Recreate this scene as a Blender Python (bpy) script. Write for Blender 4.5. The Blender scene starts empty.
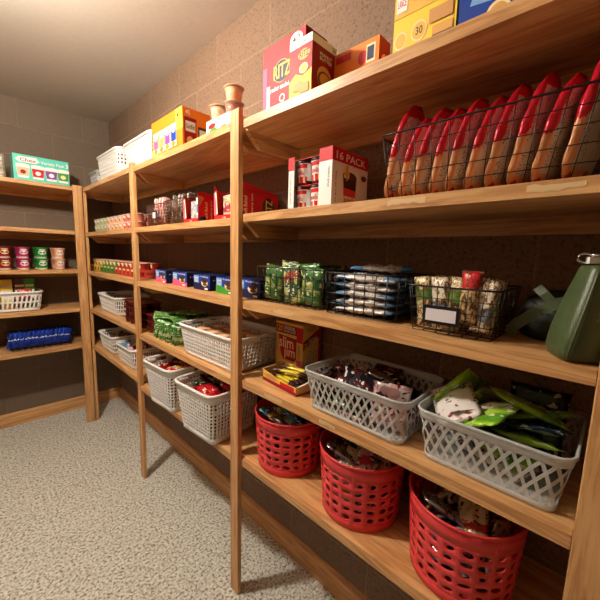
import bpy, bmesh, math, random
from mathutils import Vector, Matrix, Euler
SC = bpy.context.scene
COL = SC.collection
PI = math.pi

# ------------------------------------------------------------ camera
cd = bpy.data.cameras.new('camera')
cam = bpy.data.objects.new('camera', cd); COL.objects.link(cam)
cd.sensor_width = 36; cd.sensor_fit = 'HORIZONTAL'; cd.lens = 36*327.45/600
cd.clip_start = .02
Rr = Vector((0.69461825,-0.71882507,0.02821336)); Rd = Vector((-0.07788985,-0.11413961,-0.99040664)); Rf = Vector((0.71514939,0.685757,-0.13527264))
m = Matrix((Rr, -Rd, -Rf)).transposed().to_4x4(); m.translation = Vector((0,0,1.413))
cam.matrix_world = m
SC.camera = cam
# ------------------------------------------------------------ world, exposure
wd = bpy.data.worlds.new('world'); SC.world = wd; wd.use_nodes = True
wd.node_tree.nodes['Background'].inputs[0].default_value = (1,.9,.78,1)
wd.node_tree.nodes['Background'].inputs[1].default_value = .0
SC.view_settings.view_transform = 'Standard'; SC.view_settings.look = 'None'
SC.view_settings.gamma = 1; SC.view_settings.use_curve_mapping = False
SC.view_settings.exposure = 0.13
LAMP = (-.08, 1.50, 2.36); LAMP_POWER = 760.0; LAMP_COL = (1.0,.915,.79)

# ------------------------------------------------------------ materials
MATS = {}
def srgb(c):
    return tuple((x/12.92 if x<=.04045 else ((x+.055)/1.055)**2.4) for x in c)
def C(r,g,b): return srgb((r/255,g/255,b/255))+(1,)
def newmat(name):
    mt = bpy.data.materials.new(name); mt.use_nodes = True
    MATS[name] = mt
    return mt, mt.node_tree.nodes, mt.node_tree.links, mt.node_tree.nodes['Principled BSDF']
def plain(name, col, rough=.5, metal=0, spec=.5, noise=.0, emit=None):
    if name in MATS: return MATS[name]
    mt,N,L,b = newmat(name)
    b.inputs['Base Color'].default_value = col
    b.inputs['Roughness'].default_value = rough; b.inputs['Metallic'].default_value = metal
    b.inputs['Specular IOR Level'].default_value = spec
    if noise:
        tc=N.new('ShaderNodeTexCoord'); n=N.new('ShaderNodeTexNoise'); n.inputs['Scale'].default_value=60
        L.new(tc.outputs['Object'],n.inputs['Vector'])
        mx=N.new('ShaderNodeMixRGB'); mx.blend_type='MULTIPLY'; mx.inputs[0].default_value=noise
        mx.inputs[1].default_value=col; L.new(n.outputs[0],mx.inputs[2]); L.new(mx.outputs[0],b.inputs['Base Color'])
    if emit:
        b.inputs['Emission Color'].default_value = emit[0]; b.inputs['Emission Strength'].default_value = emit[1]
    return mt
def wood(axis):
    name='pine_wood_'+axis
    if name in MATS: return MATS[name]
    mt,N,L,b = newmat(name)
    tc=N.new('ShaderNodeTexCoord'); mp=N.new('ShaderNodeMapping'); oi=N.new('ShaderNodeObjectInfo')
    sc={'x':(1.1,16,16),'y':(16,1.1,16),'z':(16,16,1.1)}[axis]
    mp.inputs['Scale'].default_value=sc
    L.new(tc.outputs['Object'],mp.inputs['Vector'])
    ad=N.new('ShaderNodeVectorMath'); ad.operation='ADD'
    ml=N.new('ShaderNodeVectorMath'); ml.operation='SCALE'; ml.inputs[0].default_value=(37,23,11)
    L.new(oi.outputs['Random'],ml.inputs['Scale']); L.new(mp.outputs[0],ad.inputs[0]); L.new(ml.outputs[0],ad.inputs[1])
    n=N.new('ShaderNodeTexNoise'); n.inputs['Scale'].default_value=1.0; n.inputs['Detail'].default_value=7; n.inputs['Roughness'].default_value=.62; n.inputs['Distortion'].default_value=.8
    L.new(ad.outputs[0],n.inputs['Vector'])
    # rings: sine of the noise field
    m1=N.new('ShaderNodeMath'); m1.operation='MULTIPLY'; m1.inputs[1].default_value=38; L.new(n.outputs[0],m1.inputs[0])
    m2=N.new('ShaderNodeMath'); m2.operation='SINE'; L.new(m1.outputs[0],m2.inputs[0])
    n2=N.new('ShaderNodeTexNoise'); n2.inputs['Scale'].default_value=7; n2.inputs['Detail'].default_value=3; L.new(ad.outputs[0],n2.inputs['Vector'])
    a1=N.new('ShaderNodeMath'); a1.operation='MULTIPLY_ADD'; a1.inputs[1].default_value=.16; a1.inputs[2].default_value=.2; L.new(m2.outputs[0],a1.inputs[0])
    a2=N.new('ShaderNodeMath'); a2.operation='MULTIPLY_ADD'; a2.inputs[1].default_value=.6; L.new(n2.outputs[0],a2.inputs[0]); L.new(a1.outputs[0],a2.inputs[2])
    r=N.new('ShaderNodeValToRGB'); e=r.color_ramp.elements
    e[0].position=.2; e[0].color=C(220,174,120); e[1].position=.85; e[1].color=C(166,110,64)
    k=e.new(.5); k.color=C(203,152,98)
    L.new(a2.outputs[0],r.inputs[0]); L.new(r.outputs[0],b.inputs['Base Color'])
    b.inputs['Roughness'].default_value=.42; b.inputs['Specular IOR Level'].default_value=.4
    bp=N.new('ShaderNodeBump'); bp.inputs['Strength'].default_value=.12; bp.inputs['Distance'].default_value=.001; L.new(a2.outputs[0],bp.inputs['Height']); L.new(bp.outputs[0],b.inputs['Normal'])
    return mt
def block(name, uaxis, uoff, col, mort, pits=.8):
    mt,N,L,b = newmat(name)
    tc=N.new('ShaderNodeTexCoord'); sp=N.new('ShaderNodeSeparateXYZ'); cb=N.new('ShaderNodeCombineXYZ')
    L.new(tc.outputs['Object'],sp.inputs[0])
    u=N.new('ShaderNodeMath'); u.operation='ADD'; u.inputs[1].default_value=uoff; L.new(sp.outputs[uaxis],u.inputs[0])
    v=N.new('ShaderNodeMath'); v.operation='ADD'; v.inputs[1].default_value=.2074*4-.0236; L.new(sp.outputs[2],v.inputs[0])
    L.new(u.outputs[0],cb.inputs[0]); L.new(v.outputs[0],cb.inputs[1])
    br=N.new('ShaderNodeTexBrick'); br.inputs['Scale'].default_value=1; br.inputs['Brick Width'].default_value=.415; br.inputs['Row Height'].default_value=.2074
    br.inputs['Mortar Size'].default_value=.005; br.inputs['Mortar Smooth'].default_value=.4; br.inputs['Bias'].default_value=-.2
    br.inputs['Color1'].default_value=col; br.inputs['Color2'].default_value=tuple(x*.88 for x in col[:3])+(1,); br.inputs['Mortar'].default_value=mort
    L.new(cb.outputs[0],br.inputs['Vector'])
    n=N.new('ShaderNodeTexNoise'); n.inputs['Scale'].default_value=105; n.inputs['Detail'].default_value=4; n.inputs['Roughness'].default_value=.7; L.new(tc.outputs['Object'],n.inputs['Vector'])
    vo=N.new('ShaderNodeTexVoronoi'); vo.inputs['Scale'].default_value=95; L.new(tc.outputs['Object'],vo.inputs['Vector'])
    r=N.new('ShaderNodeValToRGB'); r.color_ramp.elements[0].position=.36; r.color_ramp.elements[0].color=(.34,.31,.29,1); r.color_ramp.elements[1].position=.48; r.color_ramp.elements[1].color=(1,1,1,1)
    L.new(n.outputs[0],r.inputs[0])
    mx=N.new('ShaderNodeMixRGB'); mx.blend_type='MULTIPLY'; mx.inputs[0].default_value=pits; L.new(br.outputs['Color'],mx.inputs[1]); L.new(r.outputs[0],mx.inputs[2]); L.new(mx.outputs[0],b.inputs['Base Color'])
    hh=N.new('ShaderNodeMath'); hh.operation='MULTIPLY_ADD'; hh.inputs[1].default_value=-2.2; L.new(br.outputs['Fac'],hh.inputs[0]); L.new(n.outputs[0],hh.inputs[2])
    bp=N.new('ShaderNodeBump'); bp.inputs['Strength'].default_value=.55; bp.inputs['Distance'].default_value=.004; L.new(hh.outputs[0],bp.inputs['Height']); L.new(bp.outputs[0],b.inputs['Normal'])
    b.inputs['Roughness'].default_value=.75
    return mt
def carpet():
    mt,N,L,b = newmat('speckled_carpet')
    tc=N.new('ShaderNodeTexCoord')
    n=N.new('ShaderNodeTexNoise'); n.inputs['Scale'].default_value=88; n.inputs['Detail'].default_value=3; n.inputs['Roughness'].default_value=.6; L.new(tc.outputs['Object'],n.inputs['Vector'])
    vo=N.new('ShaderNodeTexVoronoi'); vo.inputs['Scale'].default_value=120; vo.inputs['Randomness'].default_value=1; L.new(tc.outputs['Object'],vo.inputs['Vector'])
    r=N.new('ShaderNodeValToRGB'); e=r.color_ramp.elements; e[0].position=.36; e[0].color=C(122,116,104); e[1].position=.60; e[1].color=C(236,235,226)
    k=e.new(.45); k.color=C(204,200,187)
    L.new(n.outputs[0],r.inputs[0])
    r2=N.new('ShaderNodeValToRGB'); r2.color_ramp.elements[0].position=.0; r2.color_ramp.elements[0].color=(.45,.4,.33,1); r2.color_ramp.elements[1].position=.22; r2.color_ramp.elements[1].color=(1,1,1,1)
    sp=N.new('ShaderNodeSeparateColor'); L.new(vo.outputs['Color'],sp.inputs[0]); L.new(sp.outputs[0],r2.inputs[0])
    mx=N.new('ShaderNodeMixRGB'); mx.blend_type='MULTIPLY'; mx.inputs[0].default_value=.7; L.new(r.outputs[0],mx.inputs[1]); L.new(r2.outputs[0],mx.inputs[2]); L.new(mx.outputs[0],b.inputs['Base Color'])
    bp=N.new('ShaderNodeBump'); bp.inputs['Strength'].default_value=.8; bp.inputs['Distance'].default_value=.008; L.new(n.outputs[0],bp.inputs['Height']); L.new(bp.outputs[0],b.inputs['Normal'])
    b.inputs['Roughness'].default_value=.95; b.inputs['Specular IOR Level'].default_value=.1
    return mt
def packet_mat(name, A, B=None, Cc=None, band=(.3,.7), metal=.15, rough=.3, ink=None, scale=5, bandaxis=1, inkscale=22, bamount=.5):
    """printed foil: base colour, a wavy printed band, blotches and small print"""
    if name in MATS: return MATS[name]
    mt,N,L,b = newmat(name)
    tc=N.new('ShaderNodeTexCoord'); oi=N.new('ShaderNodeObjectInfo')
    sp=N.new('ShaderNodeSeparateXYZ'); L.new(tc.outputs['Generated'],sp.inputs[0])
    off=N.new('ShaderNodeVectorMath'); off.operation='ADD'; L.new(tc.outputs['Generated'],off.inputs[0])
    sc=N.new('ShaderNodeVectorMath'); sc.operation='SCALE'; sc.inputs[0].default_value=(7,5,3); L.new(oi.outputs['Random'],sc.inputs['Scale']); L.new(sc.outputs[0],off.inputs[1])
    cur=None
    def mix(fac, c1, c2):
        x=N.new('ShaderNodeMixRGB'); L.new(fac,x.inputs[0])
        if isinstance(c1,tuple): x.inputs[1].default_value=c1
        else: L.new(c1,x.inputs[1])
        x.inputs[2].default_value=c2
        return x.outputs[0]
    def noise(s, d=1):
        n=N.new('ShaderNodeTexNoise'); n.inputs['Scale'].default_value=s; n.inputs['Detail'].default_value=d; L.new(off.outputs[0],n.inputs['Vector']); return n.outputs[0]
    def gt(x, t):
        g=N.new('ShaderNodeMath'); g.operation='GREATER_THAN'; g.inputs[1].default_value=t; L.new(x,g.inputs[0]); return g.outputs[0]
    def mul(a, c):
        g=N.new('ShaderNodeMath'); g.operation='MULTIPLY'; L.new(a,g.inputs[0]); L.new(c,g.inputs[1]); return g.outputs[0]
    cur=A
    if B:
        w=N.new('ShaderNodeMath'); w.operation='MULTIPLY_ADD'; w.inputs[1].default_value=.25; L.new(noise(3),w.inputs[0]); L.new(sp.outputs[bandaxis],w.inputs[2])
        lo=gt(w.outputs[0],band[0]+.125); 
        inv=N.new('ShaderNodeMath'); inv.operation='LESS_THAN'; inv.inputs[1].default_value=band[1]+.125; L.new(w.outputs[0],inv.inputs[0])
        cur=mix(mul(lo,inv.outputs[0]),cur,B)
    if Cc:
        cur=mix(gt(noise(scale,.5),.5+.13*(1-bamount)),cur,Cc)
    if ink:
        mp=N.new('ShaderNodeMapping'); mp.inputs['Scale'].default_value=(1,2.2,.15); L.new(off.outputs[0],mp.inputs[0])
        n=N.new('ShaderNodeTexNoise'); n.inputs['Scale'].default_value=inkscale; n.inputs['Detail'].default_value=0; L.new(mp.outputs[0],n.inputs['Vector'])
        msk=gt(noise(4,0),.5)
        cur=mix(mul(gt(n.outputs[0],.59),msk),cur,ink)
    if isinstance(cur,tuple): b.inputs['Base Color'].default_value=cur
    else: L.new(cur,b.inputs['Base Color'])
    b.inputs['Metallic'].default_value=metal; b.inputs['Roughness'].default_value=rough
    nb=noise(9,2); bp=N.new('ShaderNodeBump'); bp.inputs['Strength'].default_value=.35; bp.inputs['Distance'].default_value=.004; L.new(nb,bp.inputs['Height']); L.new(bp.outputs[0],b.inputs['Normal'])
    return mt
def clear_plastic(name, col, alpha):
    if name in MATS: return MATS[name]
    mt,N,L,b = newmat(name)
    b.inputs['Base Color'].default_value=col; b.inputs['Roughness'].default_value=.25
    tr=N.new('ShaderNodeBsdfTransparent'); mx=N.new('ShaderNodeMixShader'); mx.inputs[0].default_value=alpha
    L.new(tr.outputs[0],mx.inputs[1]); L.new(b.outputs[0],mx.inputs[2]); L.new(mx.outputs[0],N['Material Output'].inputs['Surface'])
    return mt
WHITE=plain('white_plastic',C(240,239,236),.38)
M = dict(
 white=WHITE, paper=plain('white_card',C(235,232,226),.55,spec=.3), kraft=plain('grey_card',C(150,140,125),.7), brown=plain('brown_card',C(96,60,38),.6),
 black=plain('black_wire',C(22,18,17),.4,.3), blackp=plain('black_plastic',C(16,14,15),.35), redp=plain('red_plastic',C(226,62,66),.38),
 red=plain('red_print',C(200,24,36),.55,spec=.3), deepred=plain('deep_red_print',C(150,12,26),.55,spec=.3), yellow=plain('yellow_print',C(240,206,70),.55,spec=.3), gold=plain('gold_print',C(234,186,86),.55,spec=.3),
 orange=plain('orange_print',C(240,130,30),.55,spec=.3), lorange=plain('light_orange_print',C(250,170,70),.55,spec=.3), blue=plain('blue_print',C(24,60,150),.55,spec=.3), navy=plain('navy_print',C(18,24,66),.55,spec=.3),
 lblue=plain('light_blue_print',C(120,170,220),.4), green=plain('green_print',C(60,150,50),.4), dgreen=plain('dark_green_print',C(20,80,45),.4), teal=plain('teal_print',C(90,205,185),.4),
 purple=plain('purple_print',C(130,60,150),.4), pink=plain('pink_print',C(224,90,130),.55,spec=.3), tan=plain('tan_print',C(206,150,90),.4), choc=plain('chocolate_print',C(66,34,22),.4),
 inkk=plain('dark_ink',C(22,20,22),.5), cream=plain('cream_print',C(238,220,170),.55,spec=.3), white_ink=plain('white_ink',C(246,244,240),.45), lime=plain('lime_print',C(190,210,70),.4),
 foil=plain('silver_foil',C(200,200,200),.28,.8), peach=plain('peach_print',C(240,190,150),.4), grey=plain('grey_print',C(120,118,120),.5), skin=plain('golden_cracker',C(214,160,80),.6),
 chrome=plain('bright_metal',C(210,208,205),.2,1), label=plain('paper_tag',C(225,222,228),.5),
 clear=clear_plastic('clear_plastic',C(226,228,226),.58), cupclear=clear_plastic('thin_clear_plastic',C(240,225,200),.3),
 peachfruit=plain('peach_in_juice',C(250,192,130),.25), redjelly=plain('red_jelly',C(150,26,18),.2), lid=plain('foil_lid',C(226,200,190),.35,.3),
)
# ------------------------------------------------------------ mesh helpers
class MB:
    def __init__(s): s.v=[]; s.f=[]; s.m=[]; s.mats=[]; s.smooth=[]
    def mi(s,mt):
        if isinstance(mt,str): mt=M[mt]
        if mt not in s.mats: s.mats.append(mt)
        return s.mats.index(mt)
    def add(s,vs,fs,mt,smooth=False):
        k=len(s.v); i=s.mi(mt); s.v+= [tuple(p) for p in vs]
        for f in fs: s.f.append([a+k for a in f]); s.m.append(i); s.smooth.append(smooth)
    def box(s,x0,x1,y0,y1,z0,z1,mt):
        vs=[(x,y,z) for z in (z0,z1) for y in (y0,y1) for x in (x0,x1)]
        s.add(vs,[(0,2,3,1),(4,5,7,6),(0,1,5,4),(2,6,7,3),(0,4,6,2),(1,3,7,5)],mt)
    def prism(s,pts,z0,z1,mt,ax='z'):
        n=len(pts)
        def q(a,b,c): return {'z':(a,b,c),'y':(a,c,b),'x':(c,a,b)}[ax]
        vs=[q(a,b,z0) for a,b in pts]+[q(a,b,z1) for a,b in pts]
        fs=[tuple(range(n))[::-1],tuple(range(n,2*n))]+[(i,(i+1)%n,n+(i+1)%n,n+i) for i in range(n)]
        s.add(vs,fs,mt)
    def tube(s,pts,r,mt,n=5,closed=False):
        pts=[Vector(p) for p in pts]; N_=len(pts); vs=[]; fs=[]
        for i,p in enumerate(pts):
            if closed: d=pts[(i+1)%N_]-pts[i-1]
            else: d=pts[min(i+1,N_-1)]-pts[max(i-1,0)]
            d.normalize(); up=Vector((0,0,1)) if abs(d.z)<.9 else Vector((1,0,0))
            a=d.cross(up).normalized(); b=d.cross(a)
            for k in range(n):
                t=2*PI*k/n+PI/4; vs.append(p+a*(math.cos(t)*r)+b*(math.sin(t)*r))
        for i in range(N_ if closed else N_-1):
            j=(i+1)%N_
            for k in range(n): fs.append((i*n+k,j*n+k,j*n+(k+1)%n,i*n+(k+1)%n))
        if not closed: fs.append(tuple(range(n))); fs.append(tuple(range((N_-1)*n,N_*n))[::-1])
        s.add(vs,fs,mt,True)
    def lathe(s,prof,mts,seg=24,c=(0,0,0),sy=1):
        # prof: (r,z) list; mts: one or a list with a material for each ring
        vs=[]
        for r,z in prof:
            for k in range(seg):
                t=2*PI*k/seg; vs.append((c[0]+r*math.cos(t),c[1]+r*math.sin(t)*sy,c[2]+z))
        base=len(s.v); s.v+=vs
        for i in range(len(prof)-1):
            mt=mts[i] if isinstance(mts,list) else mts; mi=s.mi(mt)
            for k in range(seg):
                s.f.append([base+i*seg+k,base+i*seg+(k+1)%seg,base+(i+1)*seg+(k+1)%seg,base+(i+1)*seg+k]); s.m.append(mi); s.smooth.append(True)
    def build(s,name,parent=None,loc=(0,0,0),rot=(0,0,0),merge=False):
        me=bpy.data.meshes.new(name)
        me.from_pydata(s.v,[],s.f)
        for mt in s.mats: me.materials.append(mt)
        me.polygons.foreach_set('material_index',s.m); me.polygons.foreach_set('use_smooth',s.smooth)
        me.update()
        bm=bmesh.new(); bm.from_mesh(me)
        if merge: bmesh.ops.remove_doubles(bm,verts=bm.verts,dist=1e-5)
        bmesh.ops.recalc_face_normals(bm,faces=bm.faces); bm.to_mesh(me); bm.free()
        o=bpy.data.objects.new(name,me); COL.objects.link(o); o.location=loc; o.rotation_euler=rot
        if parent: o.parent=parent
        return o
def bevel(o,w,seg=2):
    b=o.modifiers.new('bevel','BEVEL'); b.width=w; b.segments=seg; b.limit_method='ANGLE'; return o
def solidify(o,t):
    b=o.modifiers.new('wall','SOLIDIFY'); b.thickness=t; b.offset=0; return o
def tag(o,label=None,cat=None,group=None,kind=None):
    if label: o['label']=label
    if cat: o['category']=cat
    if group: o['group']=group
    if kind: o['kind']=kind
    return o
def empty(name,loc,rz=0,rot=None):
    o=bpy.data.objects.new(name,None); COL.objects.link(o); o.location=loc; o.rotation_euler=rot or (0,0,rz); o.empty_display_size=.05
    return o
def copy_tree(o,parent=None):
    c=o.copy(); COL.objects.link(c); c.parent=parent
    for ch in list(o.children): copy_tree(ch,c)
    return c
# prototypes: first use takes the object itself, later ones copies
USED={}
def use(proto,loc,rot=(0,0,0),label=None,cat=None,group=None,scale=None):
    if proto.name in USED: o=copy_tree(proto)
    else: o=proto; USED[proto.name]=1
    o.location=loc; o.rotation_euler=rot
    if scale: o.scale=scale
    tag(o,label,cat,group)
    return o
ORD=['first','second','third','fourth','fifth','sixth','seventh','eighth','ninth','tenth','eleventh','twelfth','thirteenth','fourteenth','fifteenth','sixteenth','seventeenth','eighteenth','nineteenth','twentieth']
_T={}
def text_geo(st):
    if st in _T: return _T[st]
    cu=bpy.data.curves.new('lettering','FONT'); cu.body=st; cu.resolution_u=2; cu.offset=.012
    o=bpy.data.objects.new('lettering',cu); COL.objects.link(o)
    dg=bpy.context.evaluated_depsgraph_get(); me=bpy.data.meshes.new_from_object(o.evaluated_get(dg))
    vs=[(v.co.x,v.co.y) for v in me.vertices]; fs=[tuple(p.vertices) for p in me.polygons]
    bpy.data.objects.remove(o); bpy.data.curves.remove(cu); bpy.data.meshes.remove(me)
    x0=min(v[0] for v in vs); x1=max(v[0] for v in vs); y0=min(v[1] for v in vs); y1=max(v[1] for v in vs)
    _T[st]=([((a-x0)/(x1-x0),(b-y0)/(y1-y0)) for a,b in vs],fs); return _T[st]
def art(mb,fn,items):
    """flat print on a surface: fn(u,v,offset) -> point; items drawn one above the other"""
    for k,it in enumerate(items):
        kind,mt=it[0],it[1]; off=.00025*(k+1)
        if kind=='rect':
            u0,v0,u1,v1=it[2:6]; mb.add([fn(u0,v0,off),fn(u1,v0,off),fn(u1,v1,off),fn(u0,v1,off)],[(0,1,2,3)],mt)
        elif kind=='poly':
            mb.add([fn(a,b,off) for a,b in it[2]],[tuple(range(len(it[2])))],mt)
        elif kind=='disc':
            u,v,ru,rv=it[2:6]; mb.add([fn(u+ru*math.cos(2*PI*i/18),v+rv*math.sin(2*PI*i/18),off) for i in range(18)],[tuple(range(18))],mt)
        elif kind=='text':   # fitted into a box, optional quarter turns and slant
            st,u0,v0,u1,v1=it[2:7]; rot=it[7] if len(it)>7 else 0; sl=it[8] if len(it)>8 else 0
            vs,fs=text_geo(st); P=[]
            for a,b in vs:
                if rot==1: a,b=1-b,a
                elif rot==-1: a,b=b,1-a
                uu=u0+a*(u1-u0); vv=v0+b*(v1-v0)+sl*(a-.5)
                P.append(fn(uu,vv,off))
            mb.add(P,fs,mt)
def faces(w,d,h):
    return dict(F=lambda u,v,o:(-w/2+u*w,-d/2-o,v*h), R=lambda u,v,o:(w/2+o,-d/2+u*d,v*h), L=lambda u,v,o:(-w/2-o,d/2-u*d,v*h),
                B=lambda u,v,o:(w/2-u*w,d/2+o,v*h), T=lambda u,v,o:(-w/2+u*w,-d/2+v*d,h+o))
def carton(name,w,d,h,mt,gfx,loc,rz=-PI/2,label=None,cat='box',group=None,parent=None,rot=None):
    mb=MB(); mb.box(-w/2,w/2,-d/2,d/2,0,h,mt); fc=faces(w,d,h)
    for k,items in gfx.items(): art(mb,fc[k],items)
    o=mb.build(name,parent,loc,rot or (0,0,rz))
    return tag(o,label,cat,group)

# perforated shells ------------------------------------------------------
def rr_loop(a,b,r):
    """rounded rectangle by arc-length fraction; a,b half sizes"""
    r=min(r,a-1e-4,b-1e-4); segs=[]
    L=[('l',(-a+r,-b),(a-r,-b)),('a',(a-r,-b+r),-PI/2),('l',(a,-b+r),(a,b-r)),('a',(a-r,b-r),0),('l',(a-r,b),(-a+r,b)),('a',(-a+r,b-r),PI/2),('l',(-a,b-r),(-a,-b+r)),('a',(-a+r,-b+r),PI)]
    tot=0
    for q in L:
        ln=math.dist(q[1],q[2]) if q[0]=='l' else PI/2*r
        segs.append((tot,ln,q)); tot+=ln
    def f(s):
        x=(s%1)*tot
        for st,ln,q in segs:
            if x<=st+ln+1e-9:
                t=(x-st)/ln if ln>0 else 0
                if q[0]=='l': return (q[1][0]+(q[2][0]-q[1][0])*t,q[1][1]+(q[2][1]-q[1][1])*t)
                th=q[2]+t*PI/2; return (q[1][0]+r*math.cos(th),q[1][1]+r*math.sin(th))
        return q[1]
    return f
def shell_fn(base,top,h,r0,r1,curve=0):
    cache={}
    def pos(s,t):
        key=round(t,4)
        if key not in cache:
            e=t**(1-curve) if curve else t
            a=base[0]/2+(top[0]-base[0])/2*e; b=base[1]/2+(top[1]-base[1])/2*e; cache[key]=rr_loop(a,b,r0+(r1-r0)*e)
        x,y=cache[key](s); return (x,y,t*h)
    return pos
def perf_band(mb,pos,t0,t1,ns,nt,hole,mt,rng=None,s0=0.,s1=1.):
    """grid of cells with holes; hole = (kind, halfwidth fraction, halfheight fraction)"""
    for j in range(nt):
        for i in range(ns):
            sa=s0+(s1-s0)*i/ns; sb=s0+(s1-s0)*(i+1)/ns; ta=t0+(t1-t0)*j/nt; tb=t0+(t1-t0)*(j+1)/nt
            sm=(sa+sb)/2; tm=(ta+tb)/2
            outer=[(sb,tm),(sb,tb),(sm,tb),(sa,tb),(sa,tm),(sa,ta),(sm,ta),(sb,ta)]
            hl=hole(i,j) if callable(hole) else hole
            if hl is None:
                mb.add([pos(*p) for p in outer],[tuple(range(8))],mt,True); continue
            kind,hw,hh=hl[:3]; dx=(sb-sa)/2; dy=(tb-ta)/2; inner=[]; ox=hl[4] if len(hl)>4 else 0
            for k in range(8):
                th=k*PI/4; c,s_=math.cos(th),math.sin(th)
                if kind=='d': q=1/(abs(c)+abs(s_)); c*=q; s_*=q
                elif kind=='s': q=1/max(abs(c),abs(s_)); c*=q*.97; s_*=q*.97; 
                if len(hl)>3: c+=hl[3]*s_
                inner.append((sm+(c*hw+ox)*dx,tm+s_*hh*dy))
            vs=[pos(*p) for p in outer+inner]
            mb.add(vs,[(k,(k+1)%8,8+(k+1)%8,8+k) for k in range(8)],mt,True)
def rim_ring(mb,pos,t,h,mt,out=.006,ht=.010,n=64,inn=.002):
    prof=[(-inn,-ht),(out,-ht),(out,ht*.4),(out*.5,ht*.7),(-inn,ht*.5)]
    P=[Vector(pos(k/n,t)) for k in range(n)]; vs=[]; fs=[]; m_=len(prof)
    for k in range(n):
        d=(P[(k+1)%n]-P[k-1]); d.z=0; d.normalize(); nrm=Vector((d.y,-d.x,0))
        for (a,b) in prof: vs.append(P[k]+nrm*a+Vector((0,0,b)))
    for k in range(n):
        for q in range(m_): fs.append((k*m_+q,((k+1)%n)*m_+q,((k+1)%n)*m_+(q+1)%m_,k*m_+(q+1)%m_))
    mb.add(vs,fs,mt,True)
def floor_plate(mb,pos,t,mt,n=48):
    mb.add([pos(k/n,t) for k in range(n)],[tuple(range(n))],mt)
def basket(name,base,top,h,mt,loc,rz,label,cat='basket',group=None,style='weave',r=(.025,.04),handles=True,seed=1,wall=.0026,cell=(.0135,.0125)):
    """plastic basket; local x = long side, local y = short side"""
    root=empty(name,loc,rz); tag(root,label,cat,group)
    pos=shell_fn(base,top,h,r[0],r[1],0)
    rng=random.Random(seed); mb=MB()
    per=(base[0]+base[1]+top[0]+top[1]); 
    hb=.10 if style!='round' else .12; ht_=.84
    if style=='weave':
        ns=int(per/cell[0]); nt=max(3,int(h*(ht_-hb)/cell[1]))
        perf_band(mb,pos,hb,ht_,ns,nt,lambda i,j:('e',.56,.80,.30*(1 if (i%2) else -1)),mt)
    elif style=='diamond':
        ns=int(per/cell[0]); rise=h*(ht_-hb)/cell[1]*.5/ns; lat=MB(); hwr=.17/ns
        for i in range(ns):
            for sg in (-1,1):
                P=[]
                for k in range(9):
                    t_=hb-.01+(ht_-hb+.02)*k/8
                    for e in (-1,1):
                        q=Vector(pos(i/ns+sg*rise*k/8+e*hwr,t_)); n_=Vector((q.x,q.y,0)).normalized(); P.append(q+n_*(.0005*sg))
                lat.add(P,[(2*k,2*k+1,2*k+3,2*k+2) for k in range(8)],mt,True)
        lat.build('lattice',root)
    elif style=='slots':
        ns=int(per/cell[0]); nt=max(2,int(h*(ht_-hb)/cell[1]))
        perf_band(mb,pos,hb,ht_,ns,nt,('s',.55,.80),mt)
    elif style=='squares':
        ns=int(per/cell[0]); nt=max(3,int(h*(ht_-hb)/cell[1]))
        perf_band(mb,pos,hb,ht_,ns,nt,('s',.52,.55),mt)
    elif style=='round':
        ht_=.80
        perf_band(mb,pos,hb,ht_,22,5,lambda i,j:('e',rng.uniform(.42,.80),rng.uniform(.42,.68),rng.uniform(-.45,.45),rng.uniform(-.15,.15)),mt)
    # solid band at the foot
    perf_band(mb,pos,0,hb,48,1,None,mt)
    # band below the rim, with hand holes in the two short sides
    per_t=2*(top[0]+top[1]); fx=top[0]/per_t; fy=top[1]/per_t; cs=[fx+fy/2,2*fx+fy*1.5]
    # arc parameter starts at the left end of the front side; short side centres:
    if style=='round' or not handles:
        perf_band(mb,pos,ht_,1,48,1,None,mt)
    else:
        hwid=.036/per_t*1.15
        segs=[0]; 
        for c in cs: segs+= [c-hwid,c+hwid]
        segs.append(1)
        for q in range(len(segs)-1):
            a,b=segs[q],segs[q+1]
            if q%2==1: perf_band(mb,pos,ht_,1,1,1,('s',.80,.55),mt,s0=a,s1=b)
            else: perf_band(mb,pos,ht_,1,max(2,int((b-a)*48)),1,None,mt,s0=a,s1=b)
    floor_plate(mb,pos,0.012,mt)
    b=mb.build('body',root,merge=True); solidify(b,wall)
    mr=MB(); rim_ring(mr,pos,1,h,mt,out=.003 if style in('round','diamond') else .007,ht=.004 if style in('round','diamond') else .008); mr.build('rim',root)
    return root
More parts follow.
